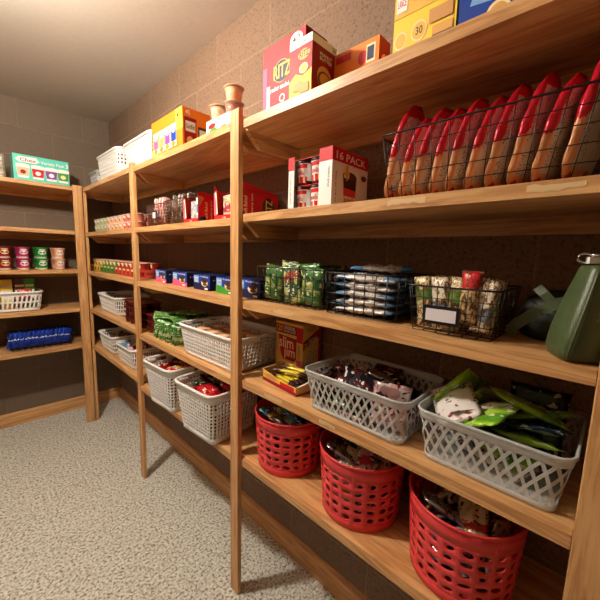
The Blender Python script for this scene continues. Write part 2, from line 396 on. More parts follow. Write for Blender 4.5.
def wire_basket(name,base,top,h,loc,rz,label,nx=9,ny=7,nz=4,r=.0011,group=None,tagside=None,tagpos=.5,wire='black'):
    root=empty(name,loc,rz); tag(root,label,'basket',group)
    pos=shell_fn(base,top,h,.006,.010)
    mb=MB(); P=2*(top[0]+top[1]); fx=top[0]/P; fy=top[1]/P
    ss=[fx*i/nx for i in range(nx)]+[fx+fy*i/ny for i in range(ny)]+[fx+fy+fx*i/nx for i in range(nx)]+[2*fx+fy+fy*i/ny for i in range(ny)]
    z0=.003/h
    for s in ss: mb.tube([pos(s,t) for t in (z0,.5,1)],r,wire,4)
    for j in range(nz): mb.tube([pos(k/40,z0+(1-z0)*j/nz) for k in range(40)],r,wire,4,True)
    for i in range(1,nx):
        x=-base[0]/2+base[0]*i/nx; mb.tube([(x,-base[1]/2,.003),(x,base[1]/2,.003)],r,wire,4)
    for i in range(1,ny):
        y=-base[1]/2+base[1]*i/ny; mb.tube([(-base[0]/2,y,.003),(base[0]/2,y,.003)],r,wire,4)
    mb.build('wire_mesh',root)
    mr=MB(); mr.tube([pos(k/48,1) for k in range(48)],.0022,wire,6,True); mr.build('rim',root)
    if tagside:
        t=MB(); y=-base[1]/2-(top[1]-base[1])/4-.006; x=tagpos; w=.040; hh=.026; zc=h*.42
        t.box(x-w,x+w,y-.002,y+.002,zc-hh*.8,zc+hh*.8,'blackp'); f=t.build('tag_holder',root)
        t=MB(); t.box(x-w*.82,x+w*.82,y-.0032,y-.0021,zc-hh*.52,zc+hh*.52,'label'); t.build('paper_tag',f)
    return root

# packets ------------------------------------------------------------------
def pouch_mesh(name,w,l,t,mt,seed=0,nx=9,ny=13,seal=.07,crinkle=.0025,mat2=None,back=None,taper=0,gather=0,text=None):
    """pillow pouch lying flat: x width, y length, z thickness, crimped ends"""
    rng=random.Random(seed); mb=MB(); a=mb.mi(mt); 
    ph=[(rng.uniform(-9,9),rng.uniform(-9,9),rng.uniform(0,6)) for _ in range(5)]
    def nz(u,v):
        return sum(math.sin(p[0]*u*2.2+p[1]*v*2.2+p[2]) for p in ph)/5
    vs=[];fs=[]
    for side in (1,-1):
        for j in range(ny+1):
            v=j/ny*2-1
            for i in range(nx+1):
                u=i/nx*2-1
                e=max(0,1-(abs(v)-(1-2*seal))/(2*seal)) if abs(v)>1-2*seal else 1
                pv=math.sqrt(max(0,1-(max(0,abs(v))/(1-seal*1.2))**2.6)) if abs(v)<1-seal*1.2 else 0
                pu=math.sqrt(max(0,1-abs(u)**2.4))
                z=side*(t/2*pu*pv+(.0003 if abs(u)<.99 and abs(v)<.99 else 0))
                edge=0 if (abs(u)>.99 or pv==0) else 1
                z+=side*crinkle*nz(u,v)*edge*(.5+pv)+ (crinkle*1.2*nz(u*2,v*.7))*(1 if pv==0 else .3)
                ww=w/2*(1-.07*pv)*(1-taper*max(0,v)**2)*(1-gather*max(0,abs(v)-.8)*4)
                vs.append((u*ww,v*l/2+crinkle*.6*nz(v,u),z))
    n=(nx+1)*(ny+1)
    mats=[]
    for side in (0,1):
        for j in range(ny):
            for i in range(nx):
                q=side*n+j*(nx+1)+i; f=(q,q+1,q+nx+2,q+nx+1)
                fs.append(f if side==0 else f[::-1]); mats.append((side,i,j))
    mb.add(vs,fs,mt,True)
    if back:
        bi=mb.mi(back)
        for k,(side,i,j) in enumerate(mats):
            if side==1 and 1<=i<nx-1 and 2<=j<ny-2: mb.m[k]=bi
    if mat2:
        bi=mb.mi(mat2)
        for k,(side,i,j) in enumerate(mats):
            if (j<=0 or j>=ny-1): mb.m[k]=bi
    if text:
        tv,tf=text_geo(text[0]); u0,v0,u1,v1=text[2:6]
        for sd in (1,-1):
            P=[]
            for a,b in tv:
                u=u0+(u1-u0)*a; v=v0+(v1-v0)*b
                if sd<0: u=-u
                pv=math.sqrt(max(0,1-(abs(v)/(1-seal*1.2))**2.6)); pu=math.sqrt(max(0,1-abs(u)**2.4))
                P.append((u*w/2*(1-.07*pv),v*l/2,sd*(t/2*pu*pv+.0012+crinkle*.5)))
            mb.add(P,tf,text[1])
    me=mb.build(name,merge=True)
    return me

# ------------------------------------------------------------ the room
WX, BY, CZ = 1.002, 3.339, 2.507
LX, NY_ = -.95, -.66
blockR=block('painted_block_side',1,.06,C(128,100,78),C(144,117,92))
blockB=block('painted_block_back',0,.03,C(116,98,81),C(126,108,91),.3)
ceilm=plain('ceiling_paint',C(206,197,184),.8,noise=.12)
def slab(name,x0,x1,y0,y1,z0,z1,mt):
    mb=MB(); mb.box(x0,x1,y0,y1,z0,z1,mt); o=mb.build(name); o['kind']='structure'; return o
slab('floor',LX-.1,WX+.1,NY_-.1,BY+.1,-.1,0,carpet())
slab('ceiling',LX-.1,WX+.1,NY_-.1,BY+.1,CZ,CZ+.1,ceilm)
slab('wall_right',WX,WX+.1,NY_-.1,BY+.1,0,CZ,blockR)
slab('wall_back',LX,WX,BY,BY+.1,0,CZ,blockB)
pale=plain('brown_wall_paint',C(120,98,78),.8)  # brown, for the two unseen walls; tone and distance set to limit bounce light
slab('wall_left',LX-.1,LX,NY_-.1,BY+.1,0,CZ,pale)
slab('wall_near',LX,WX,NY_-.1,NY_,0,CZ,pale)
def baseboard(name,p0,p1,axis):
    prof=[(0,0),(.016,0),(.016,.062),(.012,.070),(.012,.088),(.006,.100),(0,.104)]
    mb=MB()
    if axis=='y':
        mb.prism([(WX-a,b) for a,b in prof],p0,p1,wood('y'),'y')
    else:
        mb.prism([(BY-a,b) for a,b in prof],p0,p1,wood('x'),'x')
    # prism maps (a,b,c): for 'y' -> (a, c, b); for 'x' -> (c, a, b)
    o=mb.build(name); o['kind']='structure'
baseboard('baseboard_right',NY_,BY-.016,'y'); baseboard('baseboard_back',LX,WX-.016,'x')

# lamp on the ceiling: base, socket, glowing bulb
lamp=empty('ceiling_lamp',(LAMP[0],LAMP[1],CZ)); tag(lamp,'bare glowing bulb in a round white holder on the ceiling','lamp')
mb=MB(); mb.lathe([(0.0001,0),(.06,0),(.06,-.015),(.035,-.03),(.026,-.06),(.0001,-.06)],'white',24); mb.build('socket',lamp)
glow=plain('lamp_glow',(1,1,1,1),emit=(LAMP_COL+(1,),LAMP_POWER/1.0))
mb=MB(); R_=.055; zc=LAMP[2]-CZ
mb.lathe([(R_*max(.002,math.sin(PI*i/12)),zc-R_*math.cos(PI*i/12)) for i in range(11)]+[(.014,-.0605),(.0001,-.0605)],glow,24); mb.build('bulb',lamp)

# ------------------------------------------------------------ shelving
TH=.027
YA,YB,YC,YD=.003,.984,1.971,2.985
BAYZ={3:{1:1.859,2:1.550,3:1.243,4:.945,5:.627},2:{1:1.866,2:1.541,3:1.240,4:.930,5:.613},1:{1:1.872,2:1.540,3:1.243,4:.947,5:.645},0:{1:1.871,2:1.548,3:1.255,4:.956,5:.664}}
PW=.050; PT=.019; FX=.70
def residue(mb,y0,y1,z,seed=1):
    rg=random.Random(seed); n=7
    top=[(y0+(y1-y0)*i/n, z-.004-rg.random()*.004) for i in range(n+1)]; bot=[(y0+(y1-y0)*i/n, z-TH*.75+rg.random()*.006) for i in range(n+1)][::-1]
    mb.add([(FX-.0006,a,b) for a,b in top+bot],[tuple(range(2*n+2))],plain('sticker_residue',C(216,182,132),.6))
def shelving():
    u=empty('shelving_unit',(.85,1.0,0)); tag(u,'long pine shelving with five levels of boards along the right block wall','shelving')
    inv=Vector((-.85,-1.0,0))
    def put(mb,name):
        o=mb.build(name,u,inv); return o
    for y0,z1 in ((YA-PW,2.2),(YB,1.904),(YC,1.892),(YD,1.877)):
        mb=MB(); mb.box(FX-.001,FX+PT,y0,y0+PW if y0!=YD else y0+.04,0,z1,wood('z')); bevel(put(mb,'post'),.002)
    bays={3:(YA-.004,YB),2:(YB+PW,YC),1:(YC+PW,YD)}
    for b,(ya,yb) in bays.items():
        for s in range(1,6):
            z=BAYZ[b][s]; mb=MB()
            y0=ya-.02 if b!=3 else -.62; y1=yb+.02
            if b==3:
                pts=[(FX,YA+.001),(FX,yb-.028),(FX+PT+.002,yb-.028),(FX+PT+.002,y1),(WX-.001,y1),(WX-.001,-.62),(FX,-.62),(FX,YA-PW-.001),(FX+PT+.002,YA-PW-.001),(FX+PT+.002,YA+.001)]
            else:
                ye = y1 if b==2 else BY-.02
                pts=[(FX,ya+.002),(FX,yb-.006),(FX+PT+.002,yb-.006),(FX+PT+.002,min(y1,ye)),(WX-.001,min(y1,ye) if b==2 else BY-.003),(WX-.001,y0+.0015),(FX+PT+.002,y0+.0015),(FX+PT+.002,ya+.002)]
                if b==1: pts=[(FX,ya+.002),(FX,yb-.006),(FX+PT+.002,yb-.006),(FX+PT+.002,BY-.003),(WX-.001,BY-.003),(WX-.001,y0+.0015),(FX+PT+.002,y0+.0015),(FX+PT+.002,ya+.002)]
            mb.prism(pts,z-TH,z,wood('y'))
            if b==3 and s==3: residue(mb,.79,.70,z,2)
            if b==3 and s==2: residue(mb,.31,.40,z,3); residue(mb,.05,.13,z,5)
            if b==3 and s==4: residue(mb,.74,.83,z,4); residue(mb,.52,.58,z,6)
            put(mb,'shelf_board')
            # cleats under the board: both ends (front end cut at an angle) and along the wall
            zb=z-TH-.0005; ch=.048
            for yc0 in ((ya+.001 if b!=3 else ya-.02-.001,)+((yb-.0205,) if True else ())):
                mb=MB(); mb.prism([(FX+PT+.004,zb),(FX+PT+.06,zb-ch),(WX-.022,zb-ch),(WX-.022,zb)],yc0,yc0+.019,wood('x'),'y')
                put(mb,'cleat')
            mb=MB(); mb.box(WX-.020,WX-.0005,(ya if b!=3 else -.6)+.003,(yb-.003) if b!=1 else yb-.003,zb-ch+.004,zb,wood('y')); put(mb,'cleat')
    return u
shelving()
def back_shelving():
    u=empty('shelving_unit',(0,3.16,0)); tag(u,'short pine shelving with five levels across the back wall','shelving')
    inv=Vector((0,-3.16,0)); yf=2.982; xr=.632
    mb=MB(); mb.box(xr,xr+.058,yf-.001,yf+PT,0,1.885,wood('z')); bevel(mb.build('post',u,inv),.002)
    mb=MB(); mb.box(-.80,-.742,yf-.001,yf+PT,0,1.885,wood('z')); bevel(mb.build('post',u,inv),.002)
    for s in range(1,6):
        z=BAYZ[0][s]; mb=MB()
        mb.prism([(-.738,yf),(xr-.002,yf),(xr-.002,yf+PT+.002),(xr+.06,yf+PT+.002),(xr+.06,BY-.002),(LX+.002,BY-.002),(LX+.002,yf+PT+.002),(-.738,yf+PT+.002)],z-TH,z,wood('x')); mb.build('shelf_board',u,inv)
        zb=z-TH-.0005
        mb=MB(); mb.box(LX+.002,xr+.06,BY-.02,BY-.0005,zb-.045,zb,wood('x')); mb.build('cleat',u,inv)
        mb=MB(); mb.box(xr+.035,xr+.054,yf+PT+.004,BY-.022,zb-.045,zb,wood('y')); mb.build('cleat',u,inv)
    return u
back_shelving()

# ============================================================ top shelf, near bay
Z=BAYZ
H=-PI/2     # turned so that the local front looks into the room and the local right side looks at the camera
def put_carton(name,y0,y1,x,d,z,h,mt,gfx,label,group=None,rz=0,cat='box'):
    """front spans y0..y1 at distance x, depth d"""
    return carton(name,abs(y1-y0),d,h,mt,gfx,(x+d/2,(y0+y1)/2,z+.0005),H+rz,label,cat,group)
put_carton('cracker_box',.765,.965,.790,.10,Z[3][1],.250,'red',{
 'F':[('rect','white',0,0,.18,.5),('rect','pink',0,.0,.10,.75),('disc','white',.80,.895,.14,.085),('text','inkk','40',.71,.855,.89,.94),
      ('disc','gold',.47,.62,.20,.14),('disc','navy',.47,.62,.19,.13),('text','yellow','RITZ',.28,.54,.68,.71),
      ('text','white','cracker sandwiches',.18,.40,.80,.46),('disc','white',.5,.28,.07,.05),('disc','red',.5,.28,.05,.035)],
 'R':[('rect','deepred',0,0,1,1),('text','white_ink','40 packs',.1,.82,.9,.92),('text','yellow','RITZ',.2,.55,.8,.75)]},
 'large red cracker carton with a white 40 badge, standing on the top shelf')
put_carton('cracker_box',.660,.747,.708,.105,Z[3][1],.150,'red',{
 'F':[('poly','yellow',[(0,0),(1,0),(1,.42),(.6,.34),(.3,.42),(0,.30)]),('rect','white',0,.86,1,1),('text','inkk','cracker sandwiches',.2,.90,.9,.95),
      ('disc','gold',.66,.70,.26,.09),('text','navy','RITZ',.46,.65,.88,.76),('disc','cream',.66,.46,.20,.09),('disc','gold',.66,.46,.13,.055),('rect','skin',.2,.1,.55,.26),('rect','skin',.5,.04,.9,.2)],
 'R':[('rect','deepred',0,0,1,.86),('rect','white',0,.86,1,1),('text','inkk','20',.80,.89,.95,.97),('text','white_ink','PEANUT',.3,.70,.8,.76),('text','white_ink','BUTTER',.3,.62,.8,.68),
      ('disc','skin',.50,.34,.30,.20),('disc','brown',.50,.30,.27,.15),('disc','skin',.52,.30,.22,.12)]},
 'small red cracker carton with a white top band, in front of the larger one')
put_carton('cracker_box',.512,.660,.805,.055,Z[3][1],.128,'orange',{
 'F':[('poly','lorange',[(0,0),(.9,0),(.6,.5),(.3,.3),(0,.55)]),('text','white_ink','ToastChee',.06,.20,.72,.40,0,.1),('disc','red',.66,.70,.10,.14),('rect','cream',.74,.55,.93,.9),('rect','navy',.76,.6,.9,.86),
      ('rect','skin',.55,.08,.9,.34),('rect','gold',.60,.14,.85,.30),('rect','red',.05,.78,.4,.92)],
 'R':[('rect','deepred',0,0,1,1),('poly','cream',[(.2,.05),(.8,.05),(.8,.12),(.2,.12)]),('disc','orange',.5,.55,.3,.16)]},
 'orange sandwich cracker carton on the top shelf beside the yellow ones')
def toasty(z,label):
    put_carton('cracker_box',.318,.470,.802,.10,z,.136,'yellow',{
     'F':[('poly','gold',[(0,0),(1,0),(1,.2),(.5,.34),(0,.2)]),('disc','cream',.13,.62,.11,.15),('disc','gold',.13,.62,.09,.12),('disc','cream',.44,.66,.13,.17),('disc','gold',.44,.66,.11,.14),('text','inkk','30',.39,.60,.50,.73),
          ('rect','white',.04,.08,.22,.36),('text','red','LANCE',.06,.16,.2,.28),('text','orange','Toasty',.30,.10,.62,.34),('rect','skin',.66,.30,.96,.62),('rect','brown',.67,.44,.95,.48),('rect','tan',.6,.68,.95,.90)],
     'R':[('rect','gold',0,0,1,1)]},label,'yellow cracker cartons stacked on the top shelf')
toasty(Z[3][1],'yellow cracker carton, lower of the two stacked on the top shelf')
toasty(Z[3][1]+.1375,'yellow cracker carton, upper of the two stacked on the top shelf')
put_carton('cracker_box',.20,.312,.80,.10,Z[3][1],.16,'blue',{'F':[('rect','navy',0,0,1,.2),('poly','lblue',[(.2,.55),(.7,.5),(.8,.75),(.3,.8)]),('disc','cream',.7,.35,.2,.14),('disc','skin',.7,.35,.15,.10),('rect','cream',.0,.84,.6,1)]},
 'blue snack carton at the end of the top shelf beside the yellow cartons')

# ============================================================ second shelf, near bay
def nut_cup_proto():
    mb=MB(); mb.lathe([(.0001,0),(.021,0),(.024,.012),(.0275,.052),(.030,.054),(.030,.058),(.0001,.058)],['brown','choc','white','white','redp','redp'],20)
    # printed band with the name on the side facing the room
    def fn(u,v,o):
        th=-PI/2-.95+u*1.9; z=.006+v*.046; r=.0225+z*.09+o+.0006; return (r*math.cos(th),r*math.sin(th),z)
    for i in range(8):
        a,b=i/8,(i+1)/8
        mb.add([fn(a,0,0),fn(b,0,0),fn(b,.34,0),fn(a,.34,0)],[(0,1,2,3)],'red' if i%3 else 'cream')
        mb.add([fn(a,.80,0),fn(b,.80,0),fn(b,1,0),fn(a,1,0)],[(0,1,2,3)],'red')
    art(mb,fn,[('text','inkk','n',.10,.42,.20,.62),('text','red','utella',.21,.42,.78,.68),('text','red','& go!',.5,.22,.8,.38)])
    mb.lathe([(.0302,.0545),(.0312,.0545),(.0312,.0600),(.0001,.0600)],'blackp',20)
    return mb.build('dip_cup')
cupn=nut_cup_proto()
# opened carton: side walls, back, floor and low front strips
t=empty('dip_cup_carton',(.835,.729,Z[3][2]+.0005),H); tag(t,'opened white and red carton showing dark lidded cups, left of the 16 pack box','box')
mb=MB(); w,d,h=.135,.15,.168
mb.box(-w/2,-w/2+.002,-d/2,d/2,0,h,'white'); mb.box(w/2-.002,w/2,-d/2,d/2,0,h,'white'); mb.box(-w/2,w/2,d/2-.002,d/2,0,h,'brown'); mb.box(-w/2,w/2,-d/2,d/2,0,.002,'white')
mb.box(-w/2,-w/2+.026,-d/2,-d/2+.002,0,h,'white'); mb.box(-w/2,w/2,-d/2,-d/2+.002,0,.012,'white'); mb.box(-w/2,w/2,-d/2+.03,d/2,h-.002,h,'red')
fn=lambda u,v,o:(-w/2+u*.026,-d/2-o,v*h)
art(mb,fn,[('rect','red',0,.76,1,1),('text','grey','Hazelnut spread',.35,.15,.6,.7,-1)]); 
mb.build('carton_walls',t)
for k,(a,b) in enumerate([(0,0),(1,0),(0,1),(1,1)]):
    use(cupn,(.802,.7605-.0632*a,Z[3][2]+.004+b*.080),(0,0,H),'red and white chocolate dip cup, %s %s in the opened carton'%(('upper','lower')[1-b],('far','near')[a]),'cup','dip cups in the opened carton',scale=(1,1,1.22))
mb=MB(); mb.box(-.064,.064,-.066,.07,.0785,.0795,'redp'); mb.build('divider',t)
put_carton('dip_cup_carton',.607,.655,.748,.180,Z[3][2],.168,'white',{
 'F':[('rect','red',0,.78,1,1),('text','grey','Hazelnut spread',.65,.35,.85,.68,-1)],
 'R':[('rect','red',0,.78,1,1),('text','white_ink','16 PACK',.10,.82,.92,.95),
      ('poly','choc',[(.28,.60),(.66,.56),(.64,.0),(.36,.0)]),('poly','redp',[(.30,.38),(.655,.36),(.645,.24),(.31,.24)]),('poly','cream',[(.30,.24),(.65,.24),(.645,.1),(.33,.1)]),('text','red','nutella',.33,.12,.63,.23),
      ('disc','choc',.47,.58,.19,.08),('disc','brown',.52,.57,.12,.05),('rect','cream',.30,.54,.44,.74),('rect','skin',.35,.5,.40,.76),('rect','skin',.28,.6,.46,.63),('disc','brown',.86,.62,.08,.05),('text','grey','Net wt 1.8 oz',.07,.1,.11,.6,-1)]},
 'closed white and red chocolate dip carton lettered 16 PACK on the second shelf')

def flap(mb,pts,mt): mb.add(pts,[tuple(range(len(pts)))],mt)
def open_carton(y0,y1,x,d,z,h,label,tall=.02):
    w=abs(y1-y0); t=empty('bar_carton',(x+d/2,(y0+y1)/2,z+.0005),H); tag(t,label,'box','opened bar cartons on the second shelf')
    mb=MB(); hb=h
    # side walls with a sloping torn front edge
    for s in (-1,1):
        xs=sorted((s*w/2,s*(w/2-.0018)))
        mb.prism([(-d/2,0),(d/2,0),(d/2,hb),(-d/2+.03,hb+tall*(s>0)),(-d/2,hb*.95+tall)],xs[0],xs[1],'red','x')
    mb.box(-w/2,w/2,d/2-.002,d/2,0,hb,'deepred'); mb.box(-w/2,w/2,-d/2,d/2,0,.002,'white')
    mb.box(-w/2,w/2,-d/2,-d/2+.002,0,h*.20,'red'); mb.box(-w/2,w/2,-d/2+.05,d/2,hb-.002,hb,'deepred')
    fR=faces(w,d,h)['R']; fF=faces(w,d,h)['F']
    art(mb,fR,[('text','cream','Soft Baked',.18,.2,.26,.8,1),('text','cream','Blueberry bars',.34,.1,.40,.9,1),('disc','choc',.75,.5,.15,.36),('text','gold','RITZ',.68,.22,.84,.78,1),('poly','tan',[(.02,.6),(.16,.95),(.1,1.0),(.0,1.0)]),('disc','blue',.10,.14,.07,.12),('disc','navy',.16,.20,.05,.08)])
    art(mb,fF,[('text','white_ink','5 PK',.42,.06,.58,.14),('rect','white',.04,.02,.2,.06),('rect','pink',.0,.2,.10,.95),('rect','white',.9,.3,1,.95),('rect','blue',.92,.4,.99,.7)])
    mb.add([(-w/2+.002,-d/2,h*.9),(-w/2+.022,-d/2-.004,h*1.0),(-w/2+.026,-d/2,h*.25),(-w/2+.002,-d/2,h*.2)],[(0,1,2,3)],'cream')
    mb.build('carton_walls',t)
    return t
open_carton(1.365,1.500,.755,.18,Z[2][2],.118,'opened red bar carton beside the brown wire basket, its side panel showing')
open_carton(1.085,1.232,.755,.225,Z[2][2],.122,'opened red bar carton beside the tall post, taller torn corner',.03)
barp=[packet_mat('bar_wrap_'+n,a,b,c,(.35,.6),.2,.3,C(60,30,30)) for n,a,b,c in (('cream',C(225,205,160),C(190,60,80),C(240,230,210)),('silver',C(205,205,205),C(230,225,215),C(180,175,185)))]
for g,(yc,n,mt) in enumerate(((1.432,5,barp[1]),(1.160,5,barp[0]))):
    pm=pouch_mesh('wrapped_bar',.102,.104,.022,mt,seed=40+g)
    pm2=pm
    for k in range(n):
        use(pm,(.785+.031*k,yc+(-.002 if k%2 else .002),Z[2][2]+.056),(PI/2,0,H+.0),
            ('%s wrapped bar, %s from the front in the opened carton %s'%(('silver','cream')[g],ORD[k],('beside the brown wire basket','beside the tall post')[g])),'bar','wrapped bars in the opened cartons')
# wire basket with ten red snack bags
wire_basket('wire_basket',(.40,.215),(.44,.255),.155,(.868,.236,Z[3][2]+.001),H,'long black wire basket full of red snack bags on the second shelf',nx=11,ny=6,nz=5)
bagm=newmat('animal_bag')
def bag_material():
    mt,N,L,b=bagm
    tc=N.new('ShaderNodeTexCoord'); sp=N.new('ShaderNodeSeparateXYZ'); L.new(tc.outputs['Generated'],sp.inputs[0])
    n=N.new('ShaderNodeTexNoise'); n.inputs['Scale'].default_value=3.5; L.new(tc.outputs['Generated'],n.inputs['Vector'])
    a=N.new('ShaderNodeMath'); a.operation='MULTIPLY_ADD'; a.inputs[1].default_value=.35; L.new(n.outputs[0],a.inputs[0]); L.new(sp.outputs[1],a.inputs[2])
    r=N.new('ShaderNodeValToRGB'); r.color_ramp.interpolation='CONSTANT'; e=r.color_ramp.elements
    e[0].position=0; e[0].color=C(190,30,40); e[1].position=.25; e[1].color=C(226,160,112); k=e.new(.63); k.color=C(200,18,42)
    L.new(a.outputs[0],r.inputs[0]); L.new(r.outputs[0],b.inputs['Base Color']); b.inputs['Roughness'].default_value=.28; b.inputs['Metallic'].default_value=.15
    bp=N.new('ShaderNodeBump'); bp.inputs['Strength'].default_value=.5; bp.inputs['Distance'].default_value=.004; n2=N.new('ShaderNodeTexNoise'); n2.inputs['Scale'].default_value=7; n2.inputs['Detail'].default_value=2
    L.new(tc.outputs['Generated'],n2.inputs['Vector']); L.new(n2.outputs[0],bp.inputs['Height']); L.new(bp.outputs[0],b.inputs['Normal'])
bag_material()
facts=packet_mat('facts_panel',C(196,192,184),None,None,metal=.0,rough=.4,ink=C(128,120,112),inkscale=38)
bag=pouch_mesh('snack_bag',.135,.215,.050,bagm[0],seed=5,nx=9,ny=15,seal=.06,crinkle=.004,back=facts,gather=.5,taper=.62)
yy=[.425,.388,.350,.312,.272,.232,.192,.150,.108,.062]
for k,y in enumerate(yy):
    sz=[1.10,.93,.98,.94,.98,.95,1.0,1.04,.96,1.14][k]
    use(bag,(.834+.004*(k%2),y,Z[3][2]+.108*sz+.006),(PI/2-.20-.02*((k*7)%3-1),0,PI-.25-.03*((k*3)%3)),
        'red and tan snack bag, %s from left, front row of the wire basket'%ORD[k],'snack bag','red snack bags in the wire basket',scale=(1,sz,.60))
for k,y in enumerate((.41,.36,.31,.26,.21,.16,.11)):
    use(bag,(.936,y-.02,Z[3][2]+.114),(PI/2-.2,0,PI-.05),'red snack bag, %s from left, back row of the wire basket'%ORD[k],'snack bag','red snack bags in the wire basket',scale=(.52,1,.62))

# ============================================================ third shelf, near bay: wire baskets, handbags
wb1=wire_basket('wire_basket',(.300,.215),(.315,.235),.124,(.868,.7925,Z[3][3]+.001),H,'black wire basket of green snack packets behind the tall post',nx=9,ny=6,nz=4,r=.0015)
wb2=wire_basket('wire_basket',(.225,.210),(.240,.226),.122,(.868,.511,Z[3][3]+.001),H+.02,'black wire basket stacked with pale blue and silver packets',nx=7,ny=6,nz=4,r=.0015)
wb3=wire_basket('wire_basket',(.172,.200),(.196,.225),.108,(.846,.258,Z[3][3]+.001),H,'black wire basket of granola bars with a blank white paper tag',nx=6,ny=6,nz=4,tagside=True,tagpos=-.012)
# a thin bright metal tube along the front rim of the first one
mb=MB(); mb.tube([(.746,.93,Z[3][3]+.128),(.746,.70,Z[3][3]+.128)],.0016,'chrome',5)
o=mb.build('rim_strip'); o.parent=wb1; o.matrix_parent_inverse=Matrix.Translation(wb1.location).inverted() if 0 else (Matrix.Translation(wb1.location)@Euler((0,0,H)).to_matrix().to_4x4()).inverted()

gsil=packet_mat('leafy_bag_print',C(60,112,56),C(150,170,90),C(44,104,50),(.35,.62),.1,.3,C(236,230,180),3,inkscale=6)
gred=packet_mat('green_red_print',C(52,98,56),C(160,60,40),C(186,200,120),(.55,.8),.1,.3,C(240,235,220),3,inkscale=10)
bsil=packet_mat('pale_blue_print',C(90,150,205),C(206,196,186),C(226,222,218),(.22,.78),.05,.3,C(120,100,92),3,inkscale=14,bamount=.6)
bars=[packet_mat('granola_green',C(214,196,150),C(90,140,60),C(120,84,50),(.5,.78),.1,.35,C(90,50,30),7),
      packet_mat('granola_red',C(206,180,130),C(200,30,40),C(110,74,46),(.68,1),.1,.35,C(80,40,30),7),
      packet_mat('granola_white',C(226,216,190),C(120,150,170),C(130,90,56),(.2,.5),.1,.35,C(90,60,40),8)]
gb=pouch_mesh('snack_packet',.105,.135,.030,gsil,seed=11); gb2=pouch_mesh('snack_packet',.105,.135,.028,gred,seed=12)
# green packets standing on edge in the first basket
gpos=[(.786,.885,0,.10,.10),(.789,.795,1,-.06,-.12),(.786,.700,0,.05,.08),(.826,.850,1,-.10,.05),(.830,.745,0,.08,-.10)]
for k,(x,y,q,a,b) in enumerate(gpos):
    use((gb,gb2)[q],(x,y,Z[3][3]+.071+(.012 if k>2 else 0)),(PI/2,b,H+a),'green packet facing the room in the first wire basket, %s from the left, %s row'%(ORD[k%3],('front','middle')[k>2]),'snack packet','green packets in the wire basket',scale=(.90,.92+.06*(k%2),.85))
for k,y in enumerate((.905,.855,.805,.755,.705)):
    use((gb2,gb)[k%2],(.915,y,Z[3][3]+.073),(PI/2-.1,0,PI-.1),'%s upright green packet from the left, back row of the wire basket'%ORD[k],'snack packet','green packets in the wire basket',scale=(.88,.95,.9))
# pale blue packets lying in two stacks
bb=pouch_mesh('snack_packet',.094,.200,.026,bsil,seed=21,seal=.10,crinkle=.007)
for c in range(2):
    for k in range(5):
        use(bb,(.818+.099*c,.511+.003*((k*3)%3-1),Z[3][3]+.019+.0225*k),(.03*((k*5)%3-1),0,.02+.02*((k*2+c)%3-1)+(PI if k%2 else 0)),
            'pale blue and silver packet, %s from the bottom of the %s stack'%(ORD[k],('front','back')[c]),'snack packet','pale blue packets in the wire basket',scale=(1,1,.8))
use(bb,(.885,.505,Z[3][3]+.137),(.0,.03,.5),'pale blue and silver packet laid across the top of both stacks','snack packet','pale blue packets in the wire basket',scale=(1,.95,.7))
# granola bars standing in the tagged basket
gbar=[pouch_mesh('granola_bar',.044,.118,.018,m_,seed=30+i,nx=6,ny=13,seal=.05) for i,m_ in enumerate(bars)]
gp=[(.775,.326,0,-.25,'green topped','at the far left'),(.772,.286,2,-.15,'white','second from the left'),(.775,.255,0,.25,'green topped','third from the left'),(.770,.225,1,.05,'red topped','standing tallest in the middle'),(.778,.196,2,.20,'white','leaning right'),(.785,.192,0,.25,'green topped','at the near right corner')]
for x,y,q,a,w_,l_ in gp:
    use(gbar[q],(x,y,Z[3][3]+.070+(.018 if q==1 else 0)),(PI/2,a*.6,H),'granola bar in %s wrapper %s of the tagged wire basket'%(w_,l_),'granola bar','granola bars in the tagged wire basket')
for k in range(5):
    use(gbar[(k*2+1)%3],(.83+.0,.325-.0295*k,Z[3][3]+.068),(PI/2,.1*(k%3-1),H),'granola bar in the second row of the tagged basket, %s from the left'%ORD[k],'granola bar','granola bars in the tagged wire basket')
    use(gbar[(k+2)%3],(.89+.0,.325-.0295*k,Z[3][3]+.068),(PI/2,.1*((k+1)%3-1),H),'granola bar in the back row of the tagged basket, %s from the left'%ORD[k],'granola bar','granola bars in the tagged wire basket')

leather=newmat('green_leather')
def leather_mat():
    mt,N,L,b=leather; b.inputs['Base Color'].default_value=C(66,80,48); b.inputs['Roughness'].default_value=.42
    tc=N.new('ShaderNodeTexCoord'); v=N.new('ShaderNodeTexVoronoi'); v.inputs['Scale'].default_value=420; L.new(tc.outputs['Object'],v.inputs['Vector'])
    bp=N.new('ShaderNodeBump'); bp.inputs['Strength'].default_value=.25; bp.inputs['Distance'].default_value=.001; L.new(v.outputs[0],bp.inputs['Height']); L.new(bp.outputs[0],b.inputs['Normal'])
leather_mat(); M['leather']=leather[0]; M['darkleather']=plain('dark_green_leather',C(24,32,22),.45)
def loft(mb,secs,mt,n=40,p=3.2,caps=True):
    """secs: (cx,cy,z,halfx,halfy); superellipse sections"""
    vs=[]; fs=[]
    for cx,cy,z,a,b in secs:
        for k in range(n):
            t=2*PI*k/n; c,s_=math.cos(t),math.sin(t)
            vs.append((cx+a*math.copysign(abs(c)**(2/p),c),cy+b*math.copysign(abs(s_)**(2/p),s_),z))
    m_=len(secs)
    for j in range(m_-1):
        for k in range(n): fs.append((j*n+k,j*n+(k+1)%n,(j+1)*n+(k+1)%n,(j+1)*n+k))
    if caps: fs.append(tuple(range(n))[::-1]); fs.append(tuple(range((m_-1)*n,m_*n)))
    mb.add(vs,fs,mt,True)
bagr=empty('handbag',(.786,-.018,Z[3][3]+.001),-PI/2+.52); tag(bagr,'green leather handbag with silver hardware at the near end of the shelf','handbag')
